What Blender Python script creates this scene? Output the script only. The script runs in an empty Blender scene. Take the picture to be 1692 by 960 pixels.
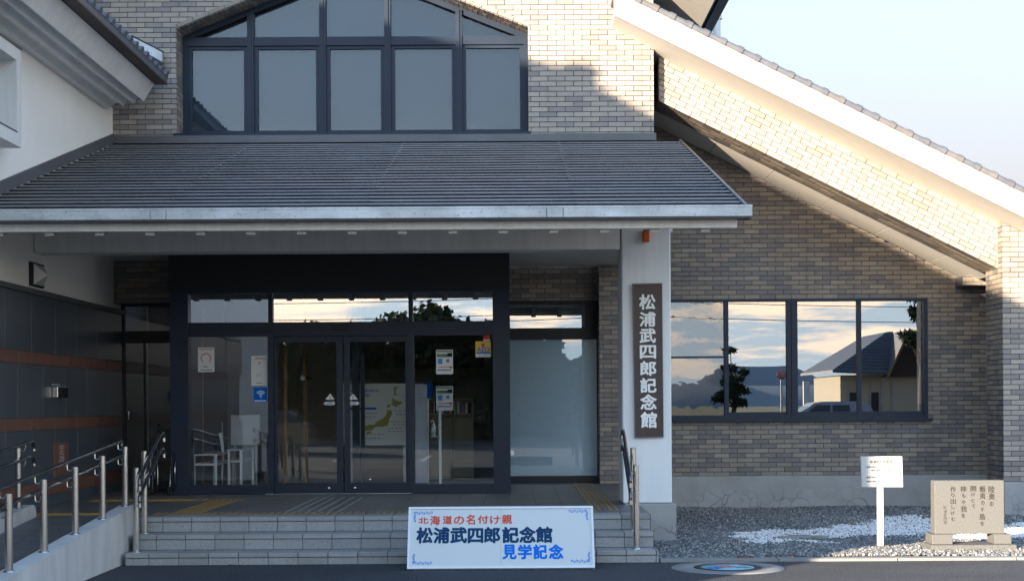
import bpy, math, random
import numpy as np
from mathutils import Vector, Matrix
random.seed(7)
R = math.radians
scn = bpy.context.scene
COL = scn.collection

# ------------------------------------------------------------------ camera, sky, sun, exposure
CZ = 1.585                      # eye height above the asphalt
F = 2400.0                      # focal length in photograph pixels
ROLL = 0.0061
cam = bpy.data.cameras.new('camera'); camo = bpy.data.objects.new('camera', cam); COL.objects.link(camo)
cam.sensor_width = 36.0; cam.lens = F/1692*36.0; cam.shift_y = 190/1692
cam.clip_start = 0.1; cam.clip_end = 6000
camo.matrix_world = Matrix.Translation((0, 0, CZ)) @ Matrix.Rotation(R(90), 4, 'X') @ Matrix.Rotation(-ROLL, 4, 'Z')
scn.camera = camo
scn.view_settings.view_transform = 'Standard'; scn.view_settings.look = 'None'
scn.view_settings.exposure = 3.25; scn.view_settings.gamma = 1.0
try: scn.view_settings.use_curve_mapping = False
except Exception: pass

SUN_D = Vector((0.656, 0.755, -0.194)).normalized()      # the way the light travels
w = bpy.data.worlds.new('World'); scn.world = w; w.use_nodes = True
nt = w.node_tree; nt.nodes.clear()
def wn(t, **k):
    n = nt.nodes.new(t)
    for a, b in k.items(): setattr(n, a, b)
    return n
out = wn('ShaderNodeOutputWorld'); bg = wn('ShaderNodeBackground'); sky = wn('ShaderNodeTexSky')
sky.sky_type = 'NISHITA'; sky.sun_disc = False
sky.sun_elevation = math.asin(-SUN_D.z)
sky.sun_rotation = math.atan2(-SUN_D.x, -SUN_D.y)
sky.air_density = 1.0; sky.dust_density = 0.15; sky.ozone_density = 2.4
bg.inputs['Strength'].default_value = 0.09
# broken evening clouds over the western half of the sky
tc = wn('ShaderNodeTexCoord'); sep = wn('ShaderNodeSeparateXYZ'); nt.links.new(tc.outputs['Generated'], sep.inputs[0])
def wm(op, a, b=None, clamp=False):
    n = wn('ShaderNodeMath', operation=op); n.use_clamp = clamp
    for i, v in enumerate((a, b)):
        if v is None: continue
        if isinstance(v, (int, float)): n.inputs[i].default_value = v
        else: nt.links.new(v, n.inputs[i])
    return n.outputs[0]
zz = wm('ADD', wm('ABSOLUTE', sep.outputs['Z']), 0.10)
comb = wn('ShaderNodeCombineXYZ')
nt.links.new(wm('DIVIDE', sep.outputs['X'], zz), comb.inputs[0]); nt.links.new(wm('DIVIDE', sep.outputs['Y'], zz), comb.inputs[1])
nz = wn('ShaderNodeTexNoise'); nz.inputs['Scale'].default_value = 1.5; nz.inputs['Detail'].default_value = 7; nz.inputs['Roughness'].default_value = 0.55
nt.links.new(comb.outputs[0], nz.inputs['Vector'])
m1 = wm('MULTIPLY', wm('SUBTRACT', nz.outputs['Fac'], 0.475), 10.0, True)
west = wm('MULTIPLY', wm('SUBTRACT', wm('MULTIPLY', sep.outputs['Y'], -1.0), 0.05), 3.0, True)
up = wm('MULTIPLY', sep.outputs['Z'], 22.0, True)
lowc = wn('ShaderNodeMapRange'); nt.links.new(sep.outputs['Z'], lowc.inputs[0]); lowc.inputs[1].default_value = 0.11; lowc.inputs[2].default_value = 0.20; lowc.inputs[3].default_value = 1; lowc.inputs[4].default_value = 0.0
mask = wm('MULTIPLY', wm('MULTIPLY', wm('MULTIPLY', wm('MULTIPLY', m1, west), up), 0.85), lowc.outputs[0])
mix = wn('ShaderNodeMixRGB'); nt.links.new(mask, mix.inputs[0]); 
# pale veil of haze that thins out with height
hz_ = wn('ShaderNodeMapRange'); hz_.interpolation_type = 'SMOOTHSTEP'; nt.links.new(sep.outputs['Z'], hz_.inputs[0]); hz_.inputs[1].default_value = 0.0; hz_.inputs[2].default_value = 0.85; hz_.inputs[3].default_value = 1.0; hz_.inputs[4].default_value = 0.0
veil = wn('ShaderNodeMixRGB'); nt.links.new(hz_.outputs[0], veil.inputs[0]); nt.links.new(sky.outputs[0], veil.inputs[1]); glow = wn('ShaderNodeMapRange'); glow.interpolation_type = 'SMOOTHSTEP'; nt.links.new(sep.outputs['Y'], glow.inputs[0]); glow.inputs[1].default_value = 0.3; glow.inputs[2].default_value = -0.8
vc = wn('ShaderNodeMixRGB'); nt.links.new(glow.outputs[0], vc.inputs[0]); vc.inputs[1].default_value = (0.80, 0.66, 0.62, 1); vc.inputs[2].default_value = (2.0, 2.35, 2.6, 1)      # the haze is brighter towards the low sun
nt.links.new(vc.outputs[0], veil.inputs[2])
nt.links.new(veil.outputs[0], mix.inputs[1])
cl = wn('ShaderNodeMixRGB'); cl.inputs[1].default_value = (5.6, 4.1, 2.8, 1); cl.inputs[2].default_value = (5.0, 5.7, 6.6, 1)      # low clouds warm, high ones white
ch_ = wn('ShaderNodeMapRange'); nt.links.new(sep.outputs['Z'], ch_.inputs[0]); ch_.inputs[1].default_value = 0.06; ch_.inputs[2].default_value = 0.30
nt.links.new(ch_.outputs[0], cl.inputs[0]); nt.links.new(cl.outputs[0], mix.inputs[2])
nt.links.new(mix.outputs[0], bg.inputs['Color']); nt.links.new(bg.outputs[0], out.inputs[0])

sl = bpy.data.lights.new('sun', 'SUN'); sl.energy = 2.2; sl.angle = R(0.55); sl.color = (1.0, 0.82, 0.62)
so = bpy.data.objects.new('sun', sl); COL.objects.link(so)
so.rotation_euler = SUN_D.to_track_quat('-Z', 'Y').to_euler(); so.location = (-20, -25, 20)

# ------------------------------------------------------------------ placing: a point of the photograph at a real distance D
def PX(px, D, py=670): return ((px-846) - (py-670)*ROLL)*D/F
def PZ(py, D, px=846): return CZ - ((py-670) + (px-846)*ROLL)*D/F
def PT(px, py, D): return Vector((PX(px, D, py), D, PZ(py, D, px)))

# ------------------------------------------------------------------ materials
MATS = {}
def mat(name, col, rough=0.7, metal=0.0, col2=None, nscale=8.0, mixamt=1.0, bump=0.0, bscale=60.0, spec=0.5, detail=4, stretch=None,
        speck=None, speck_scale=120.0, speck_lo=0.62, speck_hi=0.66, coat=0.0, stain=0.0, stain_vec=(2.2, 2.2, .35)):
    m = bpy.data.materials.new(name); m.use_nodes = True; t = m.node_tree; b = t.nodes['Principled BSDF']
    b.inputs['Base Color'].default_value = (*col, 1); b.inputs['Roughness'].default_value = rough; b.inputs['Metallic'].default_value = metal
    b.inputs['Specular IOR Level'].default_value = spec
    if coat: b.inputs['Coat Weight'].default_value = coat
    co = t.nodes.new('ShaderNodeTexCoord'); vec = co.outputs['Object']
    geo = t.nodes.new('ShaderNodeNewGeometry'); vec = geo.outputs['Position']
    if stretch:
        mp = t.nodes.new('ShaderNodeMapping'); mp.inputs['Scale'].default_value = stretch; t.links.new(vec, mp.inputs[0]); vec = mp.outputs[0]
    last = None
    if col2:
        n = t.nodes.new('ShaderNodeTexNoise'); n.inputs['Scale'].default_value = nscale; n.inputs['Detail'].default_value = detail
        t.links.new(vec, n.inputs['Vector'])
        r = t.nodes.new('ShaderNodeMapRange'); r.inputs[1].default_value = 0.35; r.inputs[2].default_value = 0.65; r.inputs[4].default_value = mixamt
        t.links.new(n.outputs['Fac'], r.inputs[0])
        x = t.nodes.new('ShaderNodeMixRGB'); x.inputs[1].default_value = (*col, 1); x.inputs[2].default_value = (*col2, 1)
        t.links.new(r.outputs[0], x.inputs[0]); last = x.outputs[0]
    if speck:
        n = t.nodes.new('ShaderNodeTexNoise'); n.inputs['Scale'].default_value = speck_scale; n.inputs['Detail'].default_value = 2
        t.links.new(geo.outputs['Position'], n.inputs['Vector'])
        r = t.nodes.new('ShaderNodeMapRange'); r.inputs[1].default_value = speck_lo; r.inputs[2].default_value = speck_hi
        t.links.new(n.outputs['Fac'], r.inputs[0])
        x = t.nodes.new('ShaderNodeMixRGB'); x.inputs[2].default_value = (*speck, 1)
        if last: t.links.new(last, x.inputs[1])
        else: x.inputs[1].default_value = (*col, 1)
        t.links.new(r.outputs[0], x.inputs[0]); last = x.outputs[0]
    if stain:
        mp = t.nodes.new('ShaderNodeMapping'); mp.inputs['Scale'].default_value = stain_vec; t.links.new(geo.outputs['Position'], mp.inputs[0])
        n = t.nodes.new('ShaderNodeTexNoise'); n.inputs['Scale'].default_value = 1.6; n.inputs['Detail'].default_value = 6; n.inputs['Roughness'].default_value = .6; t.links.new(mp.outputs[0], n.inputs['Vector'])
        r = t.nodes.new('ShaderNodeMapRange'); r.inputs[1].default_value = .42; r.inputs[2].default_value = .72; r.inputs[3].default_value = 1; r.inputs[4].default_value = 1-stain
        t.links.new(n.outputs['Fac'], r.inputs[0])
        x = t.nodes.new('ShaderNodeMixRGB'); x.blend_type = 'MULTIPLY'; x.inputs[0].default_value = 1
        if last: t.links.new(last, x.inputs[1])
        else: x.inputs[1].default_value = (*col, 1)
        t.links.new(r.outputs[0], x.inputs[2]); last = x.outputs[0]
    if last: t.links.new(last, b.inputs['Base Color'])
    if bump:
        n = t.nodes.new('ShaderNodeTexNoise'); n.inputs['Scale'].default_value = bscale; n.inputs['Detail'].default_value = 3
        t.links.new(vec, n.inputs['Vector'])
        bp = t.nodes.new('ShaderNodeBump'); bp.inputs['Strength'].default_value = bump; bp.inputs['Distance'].default_value = 0.01
        t.links.new(n.outputs['Fac'], bp.inputs['Height']); t.links.new(bp.outputs[0], b.inputs['Normal'])
    MATS[name] = m
    return m
def glass(name, refl=0.25, tint=(0.8, 0.86, 0.9), rough=0.0, wob=0.0):
    m = bpy.data.materials.new(name); m.use_nodes = True; t = m.node_tree; t.nodes.clear()
    o = t.nodes.new('ShaderNodeOutputMaterial'); mx = t.nodes.new('ShaderNodeMixShader')
    tr = t.nodes.new('ShaderNodeBsdfTransparent'); tr.inputs[0].default_value = (*tint, 1)
    gl = t.nodes.new('ShaderNodeBsdfGlossy'); gl.inputs['Roughness'].default_value = rough; gl.inputs[0].default_value = (0.95, 0.97, 1.0, 1)
    fr = t.nodes.new('ShaderNodeFresnel'); fr.inputs[0].default_value = 1.5
    ad = t.nodes.new('ShaderNodeMath'); ad.operation = 'ADD'; ad.use_clamp = True; ad.inputs[1].default_value = refl
    t.links.new(fr.outputs[0], ad.inputs[0]); t.links.new(ad.outputs[0], mx.inputs[0])
    t.links.new(tr.outputs[0], mx.inputs[1]); t.links.new(gl.outputs[0], mx.inputs[2]); t.links.new(mx.outputs[0], o.inputs[0])
    if wob:
        n = t.nodes.new('ShaderNodeTexNoise'); n.inputs['Scale'].default_value = 5; n.inputs['Detail'].default_value = 2
        g = t.nodes.new('ShaderNodeNewGeometry'); t.links.new(g.outputs['Position'], n.inputs['Vector'])
        bp = t.nodes.new('ShaderNodeBump'); bp.inputs['Strength'].default_value = wob; bp.inputs['Distance'].default_value = 0.02
        t.links.new(n.outputs['Fac'], bp.inputs['Height']); t.links.new(bp.outputs[0], gl.inputs['Normal'])
    MATS[name] = m; return m

BRL = [mat('brick_beige_%d' % i, c, 0.55, col2=c2, nscale=14, bump=0.12, bscale=40, stain=.22) for i, (c, c2) in enumerate([
    ((.285, .24, .192), (.263, .222, .18)), ((.265, .225, .183), (.246, .21, .172)), ((.305, .258, .207), (.283, .24, .192)), ((.275, .226, .175), (.254, .21, .168))])]
BRD = [mat('brick_umber_%d' % i, c, 0.5, col2=c2, nscale=14, bump=0.12, bscale=40, stain=.22) for i, (c, c2) in enumerate([
    ((.178, .158, .148), (.165, .146, .139)), ((.16, .145, .14), (.172, .153, .142)), ((.20, .175, .153), (.182, .16, .143))])]
BRU = [mat('brick_pale_%d' % i, c, 0.55, col2=c2, nscale=14, bump=0.12, bscale=40, stain=.14) for i, (c, c2) in enumerate([
    ((.36, .315, .265), (.335, .293, .248)), ((.335, .298, .254), (.31, .275, .236)), ((.385, .337, .283), (.36, .315, .262)), ((.35, .30, .245), (.325, .28, .232))])]
BRV = [mat('brick_ash_%d' % i, c, 0.5, col2=c2, nscale=14, bump=0.12, bscale=40, stain=.14) for i, (c, c2) in enumerate([
    ((.235, .212, .203), (.22, .20, .193)), ((.212, .195, .19), (.225, .205, .193)), ((.26, .232, .205), (.24, .215, .193))])]
mortar = mat('mortar_joint', (.085, .088, .098), 0.9, bump=0.2)
white_w = mat('white_render', (.87, .84, .77), 0.75, col2=(.82, .79, .72), nscale=1.2, bump=0.12, bscale=90)
white_p = mat('white_paint', (.77, .755, .71), 0.55, col2=(.72, .705, .655), nscale=2.5, bump=0.05, stretch=(7, 7, .6), stain=.14)
rafterm = mat('grey_rafter_paint', (.42, .41, .38), 0.7); cream_b = mat('cream_board', (.80, .765, .70), 0.7, col2=(.73, .70, .63), nscale=3, stretch=(1, 8, 1))  # rafter paint is a darker grey than the other white woodwork
pillar_m = mat('pillar_coating', (.76, .785, .78), 0.7, col2=(.70, .725, .72), nscale=1.0, bump=0.15, bscale=120, stain=.10, stain_vec=(5, 5, .4))
navy = mat('navy_aluminium', (.012, .021, .040), 0.42, metal=0.0, spec=0.28, col2=(.016, .026, .046), nscale=3)
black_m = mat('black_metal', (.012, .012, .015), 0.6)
roofm = [mat('slate_blue_metal_%d' % i, c, 0.42, metal=0.25, col2=c2, nscale=2.2, bump=0.05, bscale=12) for i, (c, c2) in enumerate([
    ((.195, .197, .208), (.165, .167, .178)), ((.205, .203, .210), (.17, .168, .175)), ((.182, .19, .205), (.15, .158, .172))])]
flash = mat('grey_flashing', (.115, .12, .13), 0.5, metal=0.2, col2=(.10, .102, .108), nscale=2)
galv = mat('galvanised_gutter', (.52, .55, .56), 0.45, metal=0.35, col2=(.42, .44, .45), nscale=5, speck=(.30, .29, .27), speck_scale=30, speck_lo=.60, speck_hi=.70, stain=.30, stain_vec=(1.2, 1, 3))
concrete = mat('pale_concrete', (.24, .235, .225), 0.85, col2=(.19, .187, .18), nscale=3, bump=0.25, bscale=70)
rampw = mat('ramp_wall_render', (.62, .61, .58), 0.8, col2=(.52, .51, .48), nscale=1.6, bump=0.2, bscale=60, stretch=(1, 1, .5), stain=.18, stain_vec=(3, 3, .8))
steptile = [mat('step_tile_%d' % i, c, 0.7, col2=c2, nscale=2, speck=(.15, .155, .16), speck_scale=170, speck_lo=.52, speck_hi=.62, bump=.15) for i, (c, c2) in enumerate([
    ((.33, .325, .31), (.29, .285, .275)), ((.30, .298, .285), (.27, .265, .255)), ((.36, .35, .335), (.31, .305, .29))])]
floort = [mat('floor_tile_%d' % i, c, 0.55, col2=c2, nscale=3, speck=(.08, .08, .085), speck_scale=150, speck_lo=.55, speck_hi=.65) for i, (c, c2) in enumerate([
    ((.155, .15, .148), (.13, .126, .124)), ((.14, .137, .136), (.12, .117, .116)), ((.17, .163, .158), (.14, .136, .133))])]
grout = mat('step_grout', (.11, .10, .09), 0.9)
yellow = mat('tactile_yellow', (.42, .24, .055), 0.65, col2=(.33, .19, .05), nscale=6)
greybar = mat('tactile_grey', (.22, .225, .225), 0.6)

granite = [mat('dark_granite_%d' % i, c, 0.35, speck=(.10, .11, .12), speck_scale=190, speck_lo=.5, speck_hi=.62, spec=.5) for i, c in enumerate([(.062, .078, .098), (.056, .070, .089), (.070, .085, .104)])]
rust = mat('red_granite', (.25, .115, .078), 0.5, speck=(.06, .035, .03), speck_scale=170, speck_lo=.48, speck_hi=.6, col2=(.21, .097, .068), nscale=5)
steel = mat('brushed_steel', (.62, .60, .57), 0.22, metal=1.0)
railm = mat('dark_polished_rail', (.09, .095, .105), 0.12, metal=0.7, coat=.5)
stone = mat('stele_granite', (.120, .122, .118), 0.75, speck=(.07, .067, .062), speck_scale=120, speck_lo=.50, speck_hi=.62, bump=.2, bscale=90)
ink = mat('engraved_ink', (.022, .018, .015), 0.8)
wood_d = mat('dark_stained_wood', (.060, .030, .023), 0.42, col2=(.032, .017, .014), nscale=10, stretch=(14, 1, .7), bump=.15)
wood_l = mat('warm_timber', (.42, .22, .08), 0.55, col2=(.33, .17, .06), nscale=8, stretch=(8, 8, .5))
whitel = mat('white_lettering', (.82, .82, .80), 0.5)
panelw = mat('notice_panel_white', (.50, .50, .48), 0.5); signw = mat('sign_white_board', (.58, .60, .585), 0.4, col2=(.565, .585, .575), nscale=1)
framew = mat('white_sign_frame', (.70, .72, .74), 0.35)
redl = mat('red_lettering', (.62, .085, .05), 0.7, spec=.1); navyl = mat('navy_lettering', (.012, .05, .12), 0.7, spec=.1); bluel = mat('blue_lettering', (.0, .15, .62), 0.7, spec=.1)
paper = mat('white_paper', (.72, .72, .70), 0.6); orange = mat('orange_plastic', (.62, .10, .012), 0.35)
aedy = mat('yellow_print', (.75, .52, .03), 0.5); greenp = mat('green_print', (.10, .22, .07), 0.6); cyanp = mat('sky_blue_print', (.04, .28, .55), 0.5)
greyp = mat('grey_print', (.22, .24, .28), 0.6); pinkp = mat('pink_print', (.62, .30, .26), 0.6)
blind = mat('roller_blind', (.70, .80, .84), 0.8, col2=(.66, .76, .81), nscale=.7)
blind_up = mat('upper_blind', (.05, .072, .092), 0.75, col2=(.042, .062, .082), nscale=.6)
screen = mat('insect_screen', (.06, .058, .055), 0.6)
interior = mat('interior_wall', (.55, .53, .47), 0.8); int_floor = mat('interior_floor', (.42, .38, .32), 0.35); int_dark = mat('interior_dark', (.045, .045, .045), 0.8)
board_c = mat('map_board_cream', (.78, .78, .68), 0.6); ochre = mat('ochre_print', (.38, .30, .05), 0.6)
rubber = mat('black_rubber', (.015, .015, .015), 0.7); redpl = mat('red_vinyl', (.45, .03, .02), 0.5)
tilek = [mat('roof_tile_grey_%d' % i, c, 0.5, col2=c2, nscale=9, bump=.1) for i, (c, c2) in enumerate([((.115, .12, .135), (.09, .095, .11)), ((.145, .135, .13), (.11, .108, .11))])]
rustm = mat('rusty_iron', (.16, .07, .04), 0.8, col2=(.10, .05, .035), nscale=20)
g_door = glass('door_glass', 0.025, (.95, .97, .98)); g_win = glass('mirror_glass', 0.21, (.45, .48, .5)); g_up = glass('upper_glass', 0.0, (.85, .9, .95), wob=0.04)
g_frost = glass('frosted_front_glass', 0.06, (.92, .95, .97)); g_side = glass('side_glass', 0.03, (.5, .5, .5))
g_trans = glass('transom_glass', 0.16, (.9, .92, .94)); g_wavy = glass('wavy_glass', 0.10, (.5, .5, .5), wob=0.012)

def asphalt_mat():
    m = mat('asphalt', (.037, .044, .055), 0.85, col2=(.027, .034, .044), nscale=.7, speck=(.17, .165, .155), speck_scale=85, speck_lo=.56, speck_hi=.66, bump=1.0, bscale=70, stain=.3, stain_vec=(.5, .9, .5))
    m.node_tree.nodes['Bump'].inputs['Distance'].default_value = 0.03
    return m
asphalt = asphalt_mat()
def cracked_concrete(name, zlo, zhi):
    m = mat(name, (.37, .365, .35), 0.85, col2=(.31, .305, .29), nscale=2.5, bump=.2, bscale=50)
    t = m.node_tree; b = t.nodes['Principled BSDF']; prev = b.inputs['Base Color'].links[0].from_socket
    g = t.nodes.new('ShaderNodeNewGeometry'); nz = t.nodes.new('ShaderNodeTexNoise'); nz.inputs['Scale'].default_value = 3.0
    t.links.new(g.outputs['Position'], nz.inputs['Vector'])
    mx = t.nodes.new('ShaderNodeMixRGB'); mx.blend_type = 'ADD'; mx.inputs[0].default_value = .35
    t.links.new(g.outputs['Position'], mx.inputs[1]); t.links.new(nz.outputs['Color'], mx.inputs[2])
    v = t.nodes.new('ShaderNodeTexVoronoi'); v.feature = 'DISTANCE_TO_EDGE'; v.inputs['Scale'].default_value = 4.2
    t.links.new(mx.outputs[0], v.inputs['Vector'])
    r = t.nodes.new('ShaderNodeMapRange'); r.inputs[1].default_value = .012; r.inputs[2].default_value = .045; r.inputs[3].default_value = 1; r.inputs[4].default_value = 0
    t.links.new(v.outputs['Distance'], r.inputs[0])
    s = t.nodes.new('ShaderNodeSeparateXYZ'); t.links.new(g.outputs['Position'], s.inputs[0])
    r2 = t.nodes.new('ShaderNodeMapRange'); r2.inputs[1].default_value = zhi; r2.inputs[2].default_value = zlo
    t.links.new(s.outputs['Z'], r2.inputs[0])
    n2 = t.nodes.new('ShaderNodeTexNoise'); n2.inputs['Scale'].default_value = 1.1; t.links.new(g.outputs['Position'], n2.inputs['Vector'])
    r3 = t.nodes.new('ShaderNodeMapRange'); r3.inputs[1].default_value = .42; r3.inputs[2].default_value = .56; t.links.new(n2.outputs['Fac'], r3.inputs[0])
    mm = t.nodes.new('ShaderNodeMath'); mm.operation = 'MULTIPLY'; t.links.new(r.outputs[0], mm.inputs[0]); t.links.new(r2.outputs[0], mm.inputs[1])
    m3 = t.nodes.new('ShaderNodeMath'); m3.operation = 'MULTIPLY'; t.links.new(mm.outputs[0], m3.inputs[0]); t.links.new(r3.outputs[0], m3.inputs[1])
    m4 = t.nodes.new('ShaderNodeMath'); m4.operation = 'MULTIPLY'; m4.inputs[1].default_value = .75; t.links.new(m3.outputs[0], m4.inputs[0])
    x = t.nodes.new('ShaderNodeMixRGB'); x.inputs[2].default_value = (.13, .125, .12, 1); t.links.new(m4.outputs[0], x.inputs[0]); t.links.new(prev, x.inputs[1])
    t.links.new(x.outputs[0], b.inputs['Base Color'])
    return m
cracked = cracked_concrete('cracked_plinth_concrete', .12, .42)

# ------------------------------------------------------------------ mesh and object helpers
ORG = {}
class MB:
    def __init__(s): s.v = []; s.f = []; s.m = []; s.sm = []
    def add(s, vs, fs, mi=0, smooth=False):
        o = len(s.v); s.v += [tuple(p) for p in vs]
        for f in fs: s.f.append(tuple(o+i for i in f)); s.m.append(mi); s.sm.append(smooth)
        return s
    def box(s, x0, x1, y0, y1, z0, z1, mi=0):
        vs = [(x, y, z) for x in (x0, x1) for y in (y0, y1) for z in (z0, z1)]
        return s.add(vs, [(0, 1, 3, 2), (4, 6, 7, 5), (0, 4, 5, 1), (2, 3, 7, 6), (0, 2, 6, 4), (1, 5, 7, 3)], mi)
    def bbox(s, x0, x1, y0, y1, z0, z1, b=.01, mi=0):
        """box with its edges bevelled"""
        P = []; 
        def q(x, y, z, sx, sy, sz): return [(x, y-sy*b, z-sz*b), (x-sx*b, y, z-sz*b), (x-sx*b, y-sy*b, z)]
        idx = {}
        vs = []
        for sx in (-1, 1):
            for sy in (-1, 1):
                for sz in (-1, 1):
                    x = x1 if sx > 0 else x0; y = y1 if sy > 0 else y0; z = z1 if sz > 0 else z0
                    idx[(sx, sy, sz)] = len(vs); vs += q(x, y, z, sx, sy, sz)
        fs = []
        I = lambda k, a: idx[k]+a
        for sx in (-1, 1): fs.append([I((sx, -1, -1), 0), I((sx, 1, -1), 0), I((sx, 1, 1), 0), I((sx, -1, 1), 0)])
        for sy in (-1, 1): fs.append([I((-1, sy, -1), 1), I((1, sy, -1), 1), I((1, sy, 1), 1), I((-1, sy, 1), 1)])
        for sz in (-1, 1): fs.append([I((-1, -1, sz), 2), I((1, -1, sz), 2), I((1, 1, sz), 2), I((-1, 1, sz), 2)])
        for a in (-1, 1):
            for c in (-1, 1):
                fs.append([I((a, c, -1), 0), I((a, c, 1), 0), I((a, c, 1), 1), I((a, c, -1), 1)])
                fs.append([I((a, -1, c), 0), I((a, 1, c), 0), I((a, 1, c), 2), I((a, -1, c), 2)])
                fs.append([I((-1, a, c), 1), I((1, a, c), 1), I((1, a, c), 2), I((-1, a, c), 2)])
        for k in idx: fs.append([I(k, 0), I(k, 1), I(k, 2)])
        return s.add(vs, fs, mi)
    def slab(s, poly, off, mi=0):
        """planar polygon (list of points) given thickness along vector off"""
        n = len(poly); off = Vector(off); a = [Vector(p) for p in poly]; b = [p+off for p in a]
        fs = [tuple(range(n)), tuple(range(2*n-1, n-1, -1))] + [(i, (i+1) % n, n+(i+1) % n, n+i) for i in range(n)]
        return s.add(a+b, fs, mi)
    def sheet(s, poly, mi=0): return s.add(poly, [tuple(range(len(poly)))], mi)
    def tube(s, pts, r, n=10, mi=0, cap=True, r2=None):
        pts = [Vector(p) for p in pts]; rings = []; up = None
        for i, p in enumerate(pts):
            d = (pts[min(i+1, len(pts)-1)] - pts[max(i-1, 0)]).normalized()
            if up is None:
                up = Vector((0, 0, 1)) if abs(d.z) < .9 else Vector((1, 0, 0))
            a = d.cross(up).normalized(); b = a.cross(d).normalized(); up = b
            rr = r if r2 is None else r + (r2-r)*i/(len(pts)-1)
            rings.append([p + a*math.cos(2*math.pi*k/n)*rr + b*math.sin(2*math.pi*k/n)*rr for k in range(n)])
        vs = [q for g in rings for q in g]; fs = []
        for i in range(len(pts)-1):
            for k in range(n): fs.append((i*n+k, i*n+(k+1) % n, (i+1)*n+(k+1) % n, (i+1)*n+k))
        s.add(vs, fs, mi, True)
        if cap:
            s.add(rings[0], [tuple(range(n))], mi); s.add(rings[-1], [tuple(range(n-1, -1, -1))], mi)
        return s
    def lathe(s, c, prof, n=24, mi=0, axis='z', smooth=True):
        c = Vector(c); vs = []
        for (r, h) in prof:
            for k in range(n):
                a = 2*math.pi*k/n; ca, sa = r*math.cos(a), r*math.sin(a)
                vs.append(c + (Vector((ca, sa, h)) if axis == 'z' else Vector((ca, h, sa)) if axis == 'y' else Vector((h, ca, sa))))
        fs = [(i*n+k, i*n+(k+1) % n, (i+1)*n+(k+1) % n, (i+1)*n+k) for i in range(len(prof)-1) for k in range(n)]
        return s.add(vs, fs, mi, smooth)
    def build(s, name, mats, parent=None, org=None, kind=None, label=None, cat=None, group=None, outward=False):
        if not isinstance(mats, (list, tuple)): mats = [mats]
        if org is None: org = ORG[parent] if parent else Vector((0, 0, 0))
        org = Vector(org)
        me = bpy.data.meshes.new(name)
        me.from_pydata([(x-org.x, y-org.y, z-org.z) for x, y, z in s.v], [], s.f)
        for m in mats: me.materials.append(m)
        me.polygons.foreach_set('material_index', s.m); me.polygons.foreach_set('use_smooth', s.sm)
        me.update()
        return link(name, me, parent, org, kind, label, cat, group)
def link(name, me, parent, org, kind=None, label=None, cat=None, group=None):
    o = bpy.data.objects.new(name, me); COL.objects.link(o)
    org = Vector(org); ORG[o] = org
    if parent: o.parent = parent; o.location = org - ORG[parent]
    else: o.location = org
    if kind: o['kind'] = kind
    if label: o['label'] = label
    if cat: o['category'] = cat
    if group: o['group'] = group
    return o
def thing(name, label, cat, org, group=None): return link(name, None, None, org, None, label, cat, group)
def struct(name, org=(0, 0, 0)): return link(name, None, None, org, 'structure')
def dup(root, loc, label=None, group=None):
    r = root.copy(); COL.objects.link(r); r.location = loc; ORG[r] = Vector(loc)
    if label: r['label'] = label
    if group: r['group'] = group
    for ch in list(root.children):
        c = ch.copy(); COL.objects.link(c); c.parent = r
        for g in ch.children:
            d = g.copy(); COL.objects.link(d); d.parent = c
    return r
def text(body, parent, name, m, c, w, h, bold=0.0, U=(1, 0, 0), V=(0, 0, 1), extrude=0.0, label=None, leading=1.0):
    """flat lettering fitted to a w x h box centred on c"""
    cu = bpy.data.curves.new('t', 'FONT'); cu.body = body; cu.size = 1; cu.space_line = leading
    cu.align_x = 'LEFT'; cu.resolution_u = 2
    o = bpy.data.objects.new('t', cu); COL.objects.link(o)
    bpy.context.view_layer.update()
    me = bpy.data.meshes.new_from_object(o.evaluated_get(bpy.context.evaluated_depsgraph_get()))
    bpy.data.objects.remove(o); bpy.data.curves.remove(cu)
    n = len(me.vertices); a = np.zeros(n*3); me.vertices.foreach_get('co', a); a = a.reshape(-1, 3)
    lo, hi = a.min(0), a.max(0); sz = np.maximum(hi-lo, 1e-6)
    u = ((a[:, 0]-lo[0])/sz[0]-.5)*w; v = ((a[:, 1]-lo[1])/sz[1]-.5)*h
    U = Vector(U).normalized(); V = Vector(V).normalized(); N = U.cross(V)
    fs = [tuple(p.vertices) for p in me.polygons]; bpy.data.meshes.remove(me)
    c = Vector(c); mb = MB(); bb = bold*min(w, h)*1.0 if bold else 0
    sh = [(0, 0)] + ([(bb*math.cos(k*math.pi/4), bb*math.sin(k*math.pi/4)) for k in range(8)] if bold else [])
    for q, (dx, dy) in enumerate(sh[1:]):
        mb.add([c + U*float(x+dx) + V*float(y+dy) + N*(extrude+.00015*(q+1)) for x, y in zip(u, v)], fs)
        if extrude and q % 2 == 0:
            mb.add([c + U*float(x+dx) + V*float(y+dy) + N*(extrude*.5) for x, y in zip(u, v)], fs)
    pts = [c + U*float(x) + V*float(y) + N*extrude for x, y in zip(u, v)]
    mb.add(pts, fs); base = len(mb.v)-n
    if extrude:
        from collections import Counter
        ed = Counter(); dr = {}
        for f in fs:
            for i in range(len(f)):
                e = (f[i], f[(i+1) % len(f)]); k = tuple(sorted(e)); ed[k] += 1; dr[k] = e
        back = [p - N*extrude for p in pts]; mb.add(back, [])
        for k, q in ed.items():
            if q == 1: a_, b_ = dr[k]; mb.f.append((base+b_, base+a_, base+n+a_, base+n+b_)); mb.m.append(0); mb.sm.append(False)
    return mb.build(name, m, parent, label=label)

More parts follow.
